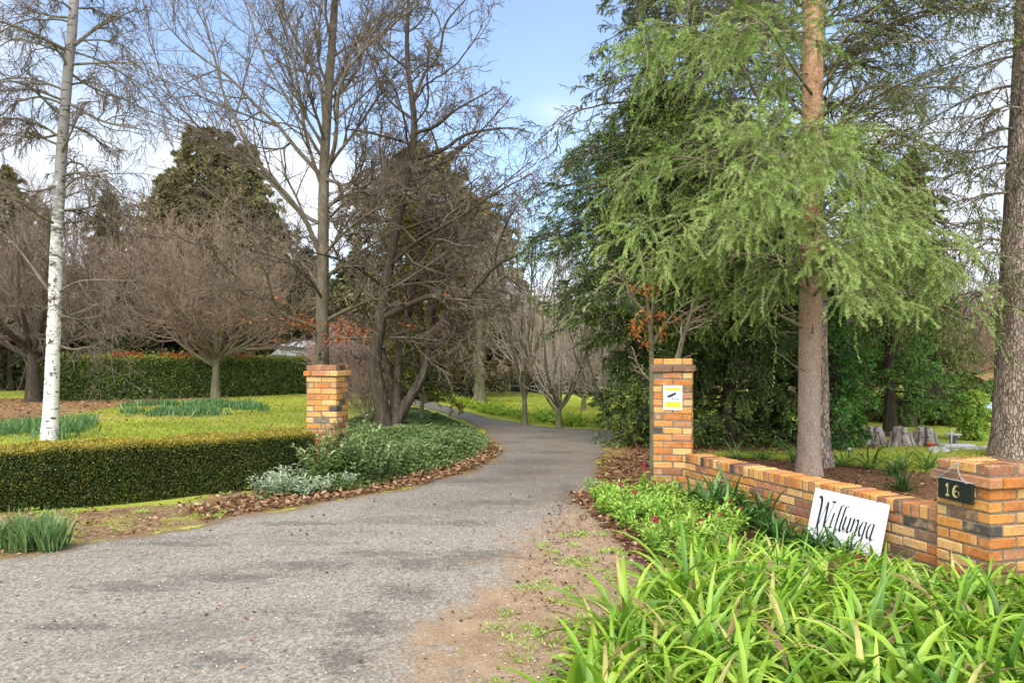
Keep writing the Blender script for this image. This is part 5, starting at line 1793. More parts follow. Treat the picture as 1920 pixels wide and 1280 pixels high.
bare_tree('bare_tree', 'bare tree with a stout dark trunk just left of the white birch', 'tree', G(62, 754), 8.5, 2.3, 0.30, 5.0, 1, M_darkbark, M_twigdark, 11, (9, 7, 5), tip=0.009, ang=0.9)
bare_tree('cherry_tree', 'round-crowned bare cherry tree standing before the far clipped hedge', 'tree', G(405, 747), 8.2, 1.9, 0.215, 4.6, 2, M_mossbark, M_twigtan, 15, (10, 8, 6), tip=0.009, ang=0.9)
for i, (u_, Y_, hh_, sp_, lab) in enumerate([(250, 41, 9.5, 5.0, 'bare round-headed tree behind the far hedge between the birch and the cherry tree'), (-60, 36, 10.5, 5.5, 'bare tree at the left edge of the photo behind the far lawn'),
                                             (140, 44, 8.5, 5.0, 'bare twiggy tree behind the far hedge just right of the birch'), (455, 56, 8.0, 5.0, 'bare twiggy tree far behind the cherry tree, left of the grey shed')]):
    bare_tree('bare_tree', lab, 'tree', P(u_, 700, Y_), hh_, 2.2, 0.2, sp_, 30 + i, M_mossbark, M_twigtan, 12, (9, 8, 4), tip=0.012, ang=0.9)

# young trees on the far lawn
bare_tree('young_tree', 'tallest of the young bare trees on the far lawn, straight with rising branches', 'tree', G(984, 797), 5.8, 0.9, 0.085, 1.6, 51, M_mossbark, M_twigpale, 9, (7, 5, 3), tip=0.006, ang=0.6, curve=-0.5)
bare_tree('young_tree', 'young bare tree with several stems from low down, second along the far lawn', 'tree', G(1048, 802), 4.0, 0.55, 0.085, 1.7, 52, M_mossbark, M_twigpale, 10, (6, 5, 3), tip=0.006, ang=0.75, curve=-0.5)
bare_tree('young_tree', 'small vase-shaped bare tree nearest the dark conifers on the far lawn', 'tree', G(1138, 806), 3.2, 0.7, 0.055, 1.35, 53, M_mossbark, M_twigpale, 10, (6, 5, 3), tip=0.006, ang=0.75, curve=-0.5)
bare_tree('young_tree', 'smallest bare tree, far back on the lawn between the second and third young trees', 'tree', G(1094, 771), 3.2, 0.7, 0.09, 1.6, 54, M_mossbark, M_twigpale, 10, (7, 6, 3), tip=0.007, ang=0.8, curve=-0.4)
bare_tree('young_tree', 'thin bare tree leaning beside the far bend of the driveway', 'tree', G(835, 752), 3.4, 0.6, 0.05, 1.4, 55, M_mossbark, M_twigtan, 8, (7, 6, 3), tip=0.007, ang=0.8, curve=-0.3)
# pale twiggy bushes
bare_tree('twiggy_bush', 'pinkish bare twiggy bush rising behind the left pier', 'shrub', P(650, 700, 27), 2.8, 0.25, 0.04, 1.15, 61, M_twigpink, M_twigpink, 26, (9, 7, 4), tip=0.006, ang=0.6, curve=-0.3)
bare_tree('twiggy_bush', 'pinkish bare twiggy bush just right of the grey shed', 'shrub', P(634, 700, 33), 2.8, 0.25, 0.04, 1.15, 62, M_twigpink, M_twigpink, 24, (9, 7, 3), tip=0.007, ang=0.6, curve=-0.3)
bare_tree('twiggy_bush', 'grey bare twiggy bush between the left pier and the forked tree', 'shrub', G(690, 800), 1.9, 0.2, 0.035, 0.95, 63, M_mossbark, M_twigtan, 14, (7, 6, 3), tip=0.0045, ang=0.6, curve=-0.2)


# ------------------------------------------------------------------ conifers
def boughs_along(g, trunk, rtr, zs, R, az=None, lift=0.25, droop=0.55, n=14):
    """main boughs leaving a near-vertical trunk at heights zs, reaching out R"""
    k = len(zs)
    if az is None:
        az = np.arange(k) * 2.39996 + g.normal(0, 0.35, k)
    x0 = np.interp(zs, trunk[:, 2], trunk[:, 0])
    y0 = np.interp(zs, trunk[:, 2], trunk[:, 1])
    s = np.linspace(0, 1, n)
    lf, dr = lift * (0.7 + 0.6 * g.random(k)), droop * (0.7 + 0.6 * g.random(k))
    bend = g.normal(0, 0.25, k)
    a = az[:, None] + bend[:, None] * s[None]
    r = R[:, None] * s[None]
    pts = np.stack([x0[:, None] + r * np.cos(a), y0[:, None] + r * np.sin(a), zs[:, None] + R[:, None] * (lf[:, None] * s - dr[:, None] * s ** 2)], -1)
    pts += (g.standard_normal(pts.shape) * 0.012).cumsum(1) * R[:, None, None] * 0.6
    r0 = np.clip(0.012 * R + 0.006, 0.008, 0.07)
    return pts, r0[:, None] * (1 - s) + 0.004 * s


def needles(mb, g, tw, per, L, Wd, tb, tsd=0.18, hang=0.3, side=0.7, tipup=0.0, tip_tint=0.25, t0=0.05, base_tint=None):
    """leaf cards along every twig"""
    B, N, _ = tw.shape
    t_ = t0 + (1 - t0) * (np.arange(per)[None] + g.random((B, per))) / per
    f = t_ * (N - 1)
    i = np.minimum(f.astype(int), N - 2)
    w_ = (f - i)[..., None]
    b = np.arange(B)[:, None]
    p = (tw[b, i] * (1 - w_) + tw[b, i + 1] * w_).reshape(-1, 3)
    T = unit(tw[b, i + 1] - tw[b, i]).reshape(-1, 3)
    d = T + side * perp(g, T)
    d[:, 2] -= hang
    d = unit(d)
    n = len(p)
    bt = np.zeros(B) if base_tint is None else base_tint
    ti = np.clip(g.normal(tb, tsd, n) + (t_.ravel() - 0.5) * tip_tint * 2 + np.repeat(bt, per), 0, 1)
    leaves(mb, p, d, perp(g, d), L * (0.65 + 0.7 * g.random(n)), Wd * (0.8 + 0.4 * g.random(n)), ti, wide=0.45)


def conifer(name, label, base, hgt, prof, nb, seed, leafm, barkm, r0, L, Wd, sec=(12, 8), per=8, tb=0.45, lift=0.2, droop=0.5, z0=0.3, top=1.0, hang=0.3, side=0.7, secl=0.42, tert=0.5, group=None,
            dens=1.0, flat=0.5, twigm=None, tsd=0.18, secdroop=0.3, twig_r=0.003):
    """prof(h 0..1) = bough reach in metres"""
    g = np.random.default_rng(seed)
    base = np.asarray(base, float) * [1, 1, 0]
    t = thing(name, label, 'tree', base, group)
    n = 22
    s = np.linspace(0, 1, n)
    trunk = base + np.stack([0.03 * g.standard_normal(n).cumsum() * 0.3, 0.03 * g.standard_normal(n).cumsum() * 0.3, s * hgt - 0.05], -1)
    rad = r0 * (1 - 0.92 * s ** 0.9) * (1 + 0.35 * np.exp(-s * hgt / 0.3))
    mb = MB()
    tubes(mb, trunk, rad, 12, 0.5, noise=0.03, rng=g)
    zs = z0 + (hgt * top - z0) * np.linspace(0, 1, nb) ** 0.85
    R = np.array([prof(z / hgt) for z in zs]) * (0.7 + 0.45 * g.random(nb))
    bp_, br_ = boughs_along(g, trunk, rad, zs, R, None, lift, droop)
    tubes(mb, bp_, br_, 5, 0.5)
    mb.build('trunk', barkm, t, base)
    s1, q1 = spawn(g, bp_, br_, sec[0], 0.12, 1.0, 0.85, secl, 6, 0.2, 0.25, 0.0, secdroop, 0.10, 0.6, twig_r * 1.3, flat=flat, taper=0.55)
    s2, q2 = spawn(g, s1, q1, sec[1], 0.12, 1.0, 0.75, tert, 5, 0.25, 0.3, 0.0, secdroop, 0.12, 0.7, twig_r, flat=flat, taper=0.4)
    mb = MB()
    if twigm is not None:
        tubes(mb, s1, q1, 3, 0.5, 1)
        if twig_r > 0.0035:
            tubes(mb, s2, q2, 3, 0.5, 1)
    bt = g.normal(0, 0.10, nb)
    needles(mb, g, s2, per, L, Wd, tb, tsd, hang, side, base_tint=np.repeat(bt, sec[0] * sec[1]))
    needles(mb, g, s1, per + 3, L, Wd, tb, tsd, hang, side, base_tint=np.repeat(bt, sec[0]))
    mb.build('crown', [leafm] + ([twigm] if twigm is not None else []), t, base)
    return t


# tall background trees behind the left lawn
cone = lambda R, p0=0.08: (lambda h: R * min(1.0, (1 - h) ** 0.75 * 1.25) * min(1, 0.75 + h / max(p0, .01) * 0.25) + 0.25)
egg = lambda R: (lambda h: R * math.sqrt(max(0.03, 1 - (2 * abs(h - 0.42)) ** 2.2 * 0.85)) if h < 0.95 else 0.3 * R)
for i, (nm, lab, u_, vt, Y_, R_c, lm, tb_) in enumerate([
        ('dark_conifer', 'brownish pine whose rounded top rises at the left edge of the photo', 8, 320, 48, 3.3, M_olive, 0.42),
        ('dark_conifer', 'dark green pointed conifer between the birch and the tall brown conifer', 205, 362, 52, 2.7, M_backleaf, 0.6),
        ('tall_conifer', 'tall brown-green conifer, left top of three joined tops behind the cherry tree', 372, 240, 46, 3.1, M_olive, 0.45),
        ('tall_conifer', 'tall brown-green conifer, middle top of three joined tops behind the cherry tree', 418, 248, 47.5, 2.9, M_olive, 0.36),
        ('tall_conifer', 'tall brown-green conifer, right and lowest of three joined tops behind the cherry tree', 458, 275, 46, 2.7, M_olive, 0.4),
        ('tall_conifer', 'broad brown-green conifer, lowest shoulder at the left of the joined tops behind the cherry tree', 322, 335, 45, 3.0, M_olive, 0.42),
        ('tall_conifer', 'broad brown-green conifer, dense lower mass right of the joined tops behind the cherry tree', 492, 380, 48, 2.8, M_olive, 0.38),
        ('dark_conifer', 'olive conifer with a blunt top directly behind the forked tree', 790, 280, 36, 4.5, M_olive, 0.55),
        ('dark_conifer', 'lower olive conifer at the right shoulder of the one behind the forked tree', 872, 370, 37, 3.4, M_olive, 0.5),
        ('dark_conifer', 'low dark evergreen filling the gap behind the straight oak trunk', 575, 470, 50, 3.6, M_backleaf, 0.5),
        ('dark_conifer', 'dark evergreen behind the gap between the oak and the forked tree', 668, 470, 44, 3.4, M_backleaf, 0.45)]):
    top_ = H - (vt - VH) / F * Y_
    colm = 'tall' in nm
    conifer(nm, lab, P(u_, 700, Y_), top_, (egg(R_c) if colm else (egg(R_c) if lm is M_olive else cone(R_c))), 120 if colm else 105, 100 + i, lm, M_darkbark, 0.3, 0.19, 0.075, (9, 6), 11, tb_, 0.35, 0.35, 0.4, hang=0.15, side=0.9, secl=0.40, tsd=0.22)
# dark evergreen shrubs behind the far hedge
for i, (u_, vt, Y_, R_c, lab) in enumerate([(150, 505, 43, 3.2, 'dark evergreen shrub behind the far hedge just right of the birch trunk'), (255, 530, 42, 3.3, 'dark evergreen shrub behind the middle of the far hedge left of the cherry tree'),
                                            (350, 500, 44, 3.4, 'dark evergreen shrub behind the far hedge directly behind the cherry trunk'), (450, 520, 50, 3.2, 'dark evergreen shrub behind the far hedge right of the cherry trunk'),
                                            (20, 480, 44, 3.4, 'dark evergreen shrub beyond the far lawn at the left edge'), (520, 520, 56, 3.6, 'dark evergreen standing behind the grey shed')]):
    top_ = H - (vt - VH) / F * Y_
    conifer('evergreen_shrub', lab, P(u_, 700, Y_), top_, cone(R_c), 60, 130 + i, M_backleaf, M_darkbark, 0.2, 0.26, 0.11, (9, 5), 6, 0.45, 0.25, 0.4, 0.1, hang=0.2, side=0.9)
for i, (u_, vt, Y_, R_c, lab) in enumerate([(1060, 706, 41, 2.2, 'low dark shrub at the back of the far lawn behind the smallest young tree'), (1130, 700, 40, 2.2, 'low dark shrub at the back of the far lawn left of the dark conifers'),
                                            (1200, 692, 39, 2.3, 'low dark shrub at the back of the far lawn behind the dark conifer edge'), (985, 708, 44, 2.0, 'low dark shrub behind the tallest young tree at the back of the lawn')]):
    conifer('evergreen_shrub', lab, P(u_, 700, Y_), H - (vt - VH) / F * Y_, lambda h, R_c=R_c: R_c * math.sqrt(max(0.05, 1 - h * h)), 40, 140 + i, M_backleaf, M_darkbark, 0.08, 0.17, 0.07, (9, 6), 7, 0.45, 0.35, 0.3, 0.05, hang=0.15, side=1.0)
# yellow-green ivy-like evergreen among the forked trunks
conifer('evergreen_shrub', 'yellow-green leafy evergreen growing up among the forked trunks', P(790, 700, 19.4), 5.6, lambda h: 1.25 if h < 0.75 else 0.8, 84, 150, M_ivy, M_mossbark, 0.06, 0.075, 0.042, (8, 5), 5, 0.52, 0.5, 0.3, 0.6, hang=0.35, side=1.0, twigm=M_twigdark, tsd=0.25)
conifer('evergreen_shrub', 'dark evergreen shrub at the far bend of the driveway behind the leaning trunks', P(800, 700, 33), 3.0, lambda h: 2.6 - 1.4 * h, 45, 151, M_backleaf, M_mossbark, 0.1, 0.16, 0.07, (9, 5), 6, 0.4, 0.3, 0.3, 0.1, hang=0.2, side=1.0)

# single-trunked conifer on the far lawn, dead skirt below
conifer('lawn_conifer', 'grey twiggy conifer with bare brown trunk, ringed by leaves on the far lawn', G(900, 757), 7.5, lambda h: 2.5 - 1.7 * h, 40, 160, M_backleaf, M_mossbark, 0.24, 0.12, 0.035, (9, 6), 2, 0.5, 0.05, 0.45, 1.7, hang=0.4, side=0.8, twigm=M_twigtan, twig_r=0.008)

# ------------------------------------------------------------------ dark layered conifers right of the driveway
DY_ = 15.2
dk = [('yew_tree', 'dark layered evergreen whose overhanging left edge reaches out toward the driveway', (1235, DY_), 7.2, [(0, 1.15), (.12, 1.25), (.2, 1.25), (.3, 1.65), (.45, 2.4), (.58, 2.8), (.72, 2.55), (.85, 2.05), (1, .7)], 215),
      ('yew_tree', 'dark dense evergreen directly behind the tall brick pier and low wall', (1365, DY_ - 0.2), 6.4, [(0, 1.5), (.3, 1.7), (.6, 1.9), (.85, 1.4), (1, .4)], 130),
      ('yew_tree', 'dark dense evergreen just left of the cedar trunk, lower than its neighbours', (1460, DY_ + 0.5), 5.2, [(0, 1.3), (.4, 1.6), (.8, 1.2), (1, .4)], 105)]
for i, (nm, lab, (u_, Y_), hg, pr_, nb_) in enumerate(dk):
    hs, rs_ = zip(*pr_)
    conifer(nm, lab, P(u_, 700, Y_), hg, (lambda h, hs=hs, rs_=rs_: float(np.interp(h, hs, rs_))), nb_, 170 + i, M_darkleaf, M_darkbark, 0.16, 0.052, 0.0155, (14, 9), 15, 0.46, 0.16, 0.34, 0.05, hang=0.10, side=0.75, secl=0.36, flat=0.25, secdroop=0.2, twigm=M_twigdark, tsd=0.20, twig_r=0.003)

# feathery deodar behind, spreading over the top of the picture
conifer('deodar_tree', 'tall feathery dark deodar standing behind the light green cedar, its boughs ragged against the sky', P(1300, 700, 17.2), 15.5, lambda h: 4.1 * (1 - h) ** 0.6 * (1.0 if h > 0.3 else 0.8) + 0.5, 120, 180, M_feather, M_darkbark, 0.26, 0.070, 0.017, (14, 9), 17, 0.5, 0.10, 0.30, 3.6, hang=0.35, side=0.6, secl=0.38, twigm=M_twigdark, twig_r=0.0036)

# ------------------------------------------------------------------ the light green cedar in front
CY = 10.9
cp, cr_ = trunk_line([(1517, 897), (1517, 800), (1518, 680), (1519, 560), (1520, 440), (1522, 320), (1523, 200), (1524, 100), (1524, 0), (1524, -120), (1524, -260)], CY, 0.158, 0.142, 40, 1.0, 0.34)
t = thing('cedar_tree', 'light green weeping cedar with a speckled orange-brown trunk just behind the low wall', 'tree', cp[0] * [1, 1, 0])
mb = MB()
tubes(mb, cp, cr_, 18, 0.5, noise=0.018, rng=rng)
mb.build('trunk', M_cedarbark, t, t.location)
lim = [  # boughs: (image path with depth offsets), r0, r1
    ([(1518, 620), (1440, 580, -.3), (1370, 530, -.6), (1300, 500, -.8), (1230, 505, -.9)], .040, .008),
    ([(1510, 470), (1430, 440, -.8), (1340, 400, -1.5), (1260, 400, -2.0), (1185, 440, -2.3)], .034, .007),
    ([(1512, 330), (1460, 270, -.5), (1420, 180, -.9), (1380, 100, -1.2), (1300, 50, -1.5), (1210, 40, -1.8)], .045, .008),
    ([(1515, 380), (1440, 340, -.8), (1350, 310, -1.5), (1270, 290, -2.0), (1200, 300, -2.4), (1160, 340, -2.5)], .042, .008),
    ([(1516, 60), (1430, 60, -.4), (1330, 90, -.8), (1230, 100, -1.0), (1180, 95, -1.1)], .035, .008),
    ([(1520, 290), (1520, 240, -1.2), (1530, 235, -2.0), (1545, 270, -2.6), (1560, 340, -2.9)], .040, .008),
    ([(1516, 300), (1480, 250, -1.3), (1440, 260, -2.2), (1410, 310, -2.7), (1395, 370, -3.0)], .040, .008),
    ([(1518, 300), (1560, 250, -1.0), (1590, 260, -1.8), (1615, 320, -2.2), (1620, 400, -2.4)], .038, .008),
    ([(1516, 320), (1490, 280, -1.6), (1470, 290, -2.5), (1455, 350, -3.0), (1450, 420, -3.2)], .038, .008),
    ([(1524, 520), (1560, 480, -.7), (1610, 450, -1.2), (1680, 450, -1.6), (1740, 480, -1.8), (1770, 540, -1.9)], .038, .008),
    ([(1524, 500), (1600, 430, -.2), (1650, 390, -.2), (1700, 400, -.3), (1760, 440, -.4), (1800, 520, -.5)], .038, .008),
    ([(1520, 460), (1530, 410, -1.4), (1545, 420, -2.2), (1560, 470, -2.8), (1568, 530, -3.0)], .036, .008),
    ([(1518, 540), (1500, 490, -1.0), (1470, 500, -1.8), (1450, 530, -2.2), (1435, 570, -2.4)], .034, .007),
    ([(1522, 560), (1560, 510, -1.0), (1600, 515, -1.7), (1640, 540, -2.1), (1665, 580, -2.3)], .034, .007),
    ([(1512, 420), (1470, 380, -.4), (1420, 400, -.8), (1370, 440, -1.2), (1330, 500, -1.4)], .036, .008),
    ([(1525, 180), (1480, 120, -1.5), (1450, 60, -2.4), (1420, 30, -2.9), (1370, 20, -3.2)], .036, .008),
    ([(1524, 560), (1600, 500, .8), (1700, 500, 1.4), (1790, 560, 1.8)], .036, .008)]
lp, lr = lines(lim, CY, 16)
# upper boughs, sparser and darker, raking out to the right against the sky
up_ = []
for k in range(20):
    v0 = 430 - k * 30 + rng.normal(0, 10)
    ru = 1640 + rng.random() * 230
    dz_ = rng.normal(0, 1.2)
    rise = 90 + 130 * rng.random()
    up_.append(([(1524, v0), (1524 + (ru - 1524) * .3, v0 - rise * .55, dz_ * .3), (1524 + (ru - 1524) * .65, v0 - rise * .95, dz_ * .7), (ru, v0 - rise * (0.9 if k % 2 else 1.1), dz_)], .030, .006))
upp, upr = lines(up_, CY + 0.1, 16)
lfu = []
for k in range(12):
    v0 = 330 - k * 34 + rng.normal(0, 10)
    ru = 1440 - rng.random() * 230
    dz_ = rng.normal(0.6, 1.2)
    rise = 40 + 80 * rng.random()
    lfu.append(([(1524, v0), (1524 + (ru - 1524) * .35, v0 - rise * .7, dz_ * .3), (1524 + (ru - 1524) * .7, v0 - rise, dz_ * .7), (ru, v0 - rise * .7, dz_)], .030, .006))
lfp, lfr = lines(lfu, CY + 0.2, 16)
mb = MB()
for p_, r_ in ((lp, lr * 0.75), (upp, upr), (lfp, lfr)):
    tubes(mb, p_, r_, 6, 0.5)
dead, dr_ = spawn(rng, cp[None, 6:32], cr_[None, 6:32], 30, 0.0, 1.0, 1.4, 0.9, 8, 0.25, 0.4, 0.0, 0.1, 0.14, 0.12, 0.004, rel=False, taper=0.0, rmax=0.016)
tubes(mb, dead, dr_, 4, 0.5)
mb.build('branches', M_mossbark, t, t.location)
mb = MB()
s1, q1 = spawn(rng, lp, lr, 24, 0.22, 1.0, 0.85, 0.27, 8, 0.25, 0.35, 0.0, 0.22, 0.10, 0.5, 0.0030, flat=0.28, taper=0.30)
ok_ = s1[:, :, 2].min(1) > 1.95
s1, q1 = s1[ok_], q1[ok_]
bid_ = np.repeat(np.arange(len(lp)), 24)[ok_]
s2, q2 = spawn(rng, s1, q1, 9, 0.05, 1.0, 0.65, 0.44, 6, 0.3, 0.3, 0.0, 0.34, 0.12, 0.7, 0.0022, flat=0.55, taper=0.40)
tubes(mb, s1, q1 * 0.7, 3, 0.5, 1)
needles(mb, rng, s2, 105, 0.029, 0.0062, 0.62, 0.08, 0.10, 1.2, tip_tint=0.28, base_tint=np.repeat(rng.normal(0, 0.20, len(lp))[bid_], 9))
needles(mb, rng, s1, 170, 0.029, 0.0062, 0.62, 0.08, 0.10, 1.2, base_tint=rng.normal(0, 0.1, len(lp))[bid_])
needles(mb, rng, lp, 500, 0.032, 0.007, 0.62, 0.10, 0.0, 1.3, t0=0.4)
mb.build('crown', [M_cedarleaf, M_twigtan], t, t.location)
mb = MB()
U0_, UR_ = np.concatenate([upp, lfp]), np.concatenate([upr, lfr])
s1, q1 = spawn(rng, U0_, UR_, 16, 0.12, 1.0, 0.6, 0.34, 7, 0.2, 0.3, 0.0, 0.10, 0.09, 0.6, 0.004, flat=0.5, taper=0.45)
s2, q2 = spawn(rng, s1, q1, 8, 0.1, 1.0, 0.6, 0.40, 5, 0.25, 0.3, 0.0, 0.20, 0.12, 0.7, 0.003, flat=0.6, taper=0.35)
tubes(mb, s1, q1, 3, 0.5, 1)
tubes(mb, s2, q2, 3, 0.5, 1)
needles(mb, rng, s2, 13, 0.036, 0.010, 0.5, 0.14, 0.2, 0.9)
tag(mb.build('crown', [M_feather, M_twigdark], t, t.location), 'sparse dark upper crown')

# second trunk right behind
sp2, sr2 = trunk_line([(1538, 882), (1536, 780), (1534, 650), (1532, 500), (1530, 330), (1528, 200), (1528, 60), (1528, -120), (1528, -300)], 11.9, 0.155, 0.10, 36, 1.0, 0.55)
t = thing('cedar_tree', 'darker cedar trunk half hidden right behind the speckled cedar trunk', 'tree', sp2[0] * [1, 1, 0])
mb = MB()
tubes(mb, sp2, sr2, 16, 0.5, noise=0.02, rng=rng)
zs = np.linspace(2.6, 9.5, 34)
az_ = rng.choice([0.1, 0.5, -0.4, 0.9, -0.9, 2.4], 34) + rng.normal(0, 0.3, 34)
bp_, br_ = boughs_along(rng, sp2, sr2, zs, 2.1 + 0.9 * rng.random(34), az_, 0.30, 0.45)
tubes(mb, bp_, br_, 5, 0.5)
mb.build('trunk', M_pinebark, t, t.location)
mb = MB()
s1, q1 = spawn(rng, bp_, br_, 15, 0.15, 1.0, 0.75, 0.36, 6, 0.2, 0.25, 0.0, 0.30, 0.10, 0.6, 0.004, flat=0.4, taper=0.5)
s2, q2 = spawn(rng, s1, q1, 9, 0.1, 1.0, 0.7, 0.45, 5, 0.25, 0.3, 0.0, 0.5, 0.12, 0.7, 0.003, flat=0.6, taper=0.4)
tubes(mb, s1, q1, 3, 0.5, 1)
needles(mb, rng, s2, 8, 0.060, 0.016, 0.55, 0.18, 0.35, 0.75)
mb.build('crown', [M_feather, M_twigdark], t, t.location)

# big pine trunk at the right edge
pp, prr = trunk_line([(1909, 862), (1910, 780), (1914, 640), (1919, 500), (1925, 350), (1931, 200), (1937, 60), (1943, -80), (1950, -300)], 12.6, 0.40, 0.22, 40, 0.9, 0.22)
t = thing('pine_tree', 'massive pine with a broad grey-brown trunk at the right edge behind the number pier', 'tree', pp[0] * [1, 1, 0])
mb = MB()
tubes(mb, pp, prr, 22, 0.5, noise=0.02, rng=rng)
zs = np.concatenate([np.linspace(2.3, 4.0, 7), np.linspace(4.5, 9.5, 20)])
az_ = np.where(np.arange(27) < 7, np.pi + rng.normal(0.3, 0.5, 27), np.pi + rng.normal(0.2, 0.8, 27))
bp_, br_ = boughs_along(rng, pp, prr, zs, np.where(np.arange(27) < 7, 1.7, 1.9) * (0.7 + 0.5 * rng.random(27)), az_, 0.25, 0.55)
tubes(mb, bp_, br_, 5, 0.5)
mb.build('trunk', M_pinebark, t, t.location)
mb = MB()
s1, q1 = spawn(rng, bp_, br_, 13, 0.15, 1.0, 0.75, 0.40, 7, 0.2, 0.25, 0.0, 0.45, 0.10, 0.6, 0.004, flat=0.5, taper=0.4)
s2, q2 = spawn(rng, s1, q1, 7, 0.1, 1.0, 0.7, 0.42, 5, 0.25, 0.3, 0.0, 0.35, 0.12, 0.7, 0.003, flat=0.7, taper=0.4)
tubes(mb, s1, q1, 3, 0.5, 1)
tubes(mb, s2, q2, 3, 0.5, 1)
needles(mb, rng, s2, 5, 0.055, 0.015, 0.40, 0.18, 0.35, 0.75)
mb.build('crown', [M_feather, M_twigdark], t, t.location)

# spruces between cedar and pine
conifer('spruce_tree', 'green spruce with drooping boughs over the stumps, between the cedar and the pine', P(1668, 700, 17.0), 5.6, lambda h: 1.75 * (1 - h) ** 0.5 * (0.85 if h < .15 else 1), 84, 190, M_spruce, M_darkbark, 0.15, 0.075, 0.022, (14, 8), 7, 0.5, 0.12, 0.42, 0.75, hang=0.35, side=0.7, secl=0.34, twigm=M_twigdark)
conifer('spruce_tree', 'dark green spruce low beside the cedar trunk, sweeping the lawn', P(1562, 700, 14.4), 3.9, lambda h: 0.80 * (1 - h) ** 0.6 + 0.1, 62, 191, M_spruce, M_darkbark, 0.10, 0.070, 0.022, (13, 8), 7, 0.36, 0.10, 0.42, 0.12, hang=0.35, side=0.7, secl=0.36, twigm=M_twigdark)
conifer('spruce_tree', 'broad olive-green conifer filling the space behind the cedar boughs on the right', P(1705, 700, 19.5), 7.2, lambda h: 1.7 * (1 - h) ** 0.55, 80, 192, M_feather, M_darkbark, 0.16, 0.11, 0.032, (13, 7), 6, 0.55, 0.12, 0.40, 1.2, hang=0.35, side=0.7, secl=0.36, twigm=M_twigdark)

# sapling with rusty leaves behind the tall pier
SY = 10.6
t = thing('sapling', 'thin mossy sapling with clusters of rust-coloured leaves right behind the tall pier', 'tree', G(1224, 850) * [1, 1, 0])
sp3, sr3 = trunk_line([(1226, 886), (1225, 800), (1222, 700), (1221, 640), (1216, 580), (1208, 520), (1200, 470)], SY, 0.062, 0.014, 24, 0.9, 0.2)
lim = [([(1220, 650), (1245, 610, .1), (1270, 580, .2), (1300, 560, .3)], .035, .008), ([(1218, 600), (1195, 570, -.2), (1175, 540, -.3), (1160, 500, -.4)], .028, .007),
       ([(1268, 700, .3), (1275, 660, .3), (1290, 610, .4), (1300, 570, .5)], .03, .007), ([(1222, 715), (1205, 700, .1), (1190, 672, .1)], .02, .012), ([(1221, 660), (1222, 600, -.3), (1226, 550, -.4), (1224, 500, -.5)], .025, .007)]
lp, lr = lines(lim, SY, 10)
mb = MB()
tubes(mb, sp3, sr3, 10, 0.5, noise=0.03, rng=rng)
tubes(mb, lp, lr, 6, 0.5)
mb.build('trunk', M_mossbark, t, t.location)
mb = MB()
twiggy(mb, rng, lp, lr, [dict(n=5, t0=0.3, t1=1, ang=0.7, L=0.5, npts=6, wig=0.2, rf=0.6, rtip=0.005), dict(n=4, t0=0.2, t1=1, ang=0.7, L=0.5, npts=4, wig=0.2, rf=0.7, rtip=0.004)])
mb.build('crown', M_twigtan, t, t.location)
mb = MB()
for (u_, v0, n_) in ((1204, 535, 20), (1224, 540, 14), (1215, 590, 16), (1237, 590, 22), (1198, 610, 28), (1205, 635, 14), (1250, 600, 8), (1242, 632, 8), (1190, 612, 10), (1226, 520, 8)):
    c_ = P(u_, v0, SY - 0.1 + rng.normal(0, 0.1))
    leaf_cluster(mb, rng, [c_], n_, 0.055, 0.11, 0.042, 0.5, 0.9)
mb.build('leaves', M_orange, t, t.location)
t = thing('sapling', 'bare curving sapling rising just right of the tall pier top', 'tree', P(1290, 700, 12.2) * [1, 1, 0])
sp3, sr3 = trunk_line([(1268, 865), (1262, 760), (1262, 690), (1278, 640), (1292, 600), (1300, 560)], 12.2, 0.05, 0.012, 20, 0.9, 0.2)
mb = MB()
tubes(mb, sp3, sr3, 8, 0.5)
mb.build('trunk', M_mossbark, t, P(1290, 700, 12.2) * [1, 1, 0])
mb = MB()
twiggy(mb, rng, sp3[None, 10:], sr3[None, 10:], [dict(n=7, t0=0.1, t1=1, ang=0.7, L=0.6, npts=6, wig=0.2, rf=0.6, rtip=0.005), dict(n=5, t0=0.2, t1=1, ang=0.7, L=0.5, npts=4, wig=0.2, rf=0.7, rtip=0.004)])
mb.build('crown', M_twigtan, t, P(1290, 700, 12.2) * [1, 1, 0])

# shrubs on the far right
conifer('round_bush', 'neat round clipped green bush beside the white stones', P(1826, 700, 16.0), 1.05, lambda h: 0.27 * math.sqrt(max(0.05, 1 - (2 * h - 0.9) ** 2)) + 0.05, 60, 200, M_val, M_darkbark, 0.03, 0.045, 0.024, (9, 6), 6, 0.72, 0.3, 0.2, 0.05, hang=0.0, side=1.0, secl=0.6)
for i, (u_, vt, Y_, R_, lab, mm) in enumerate([(1700, 755, 21, 1.3, 'yellow-green shrub behind the three stumps', M_ivy), (1765, 745, 20, 1.0, 'light green leafy shrub behind the right-hand stump', M_ivy),
                                               (1845, 720, 22, 1.6, 'light green shrub behind the round bush', M_bright), (1790, 705, 26, 1.6, 'dark leafy shrub behind the bird bath', M_spruce), (1610, 770, 22, 1.4, 'green shrub seen left of the stumps under the spruce boughs', M_bright)]):
    top_ = H - (vt - VH) / F * Y_
    conifer('garden_shrub', lab, P(u_, 700, Y_), top_, (lambda h, R_=R_: R_ * math.sqrt(max(0.08, 1 - h ** 2))), 44, 210 + i, mm, M_mossbark, 0.04, 0.085, 0.045, (9, 6), 5, 0.5, 0.35, 0.3, 0.1, hang=0.2, side=1.0, twigm=M_twigdark, tsd=0.22)

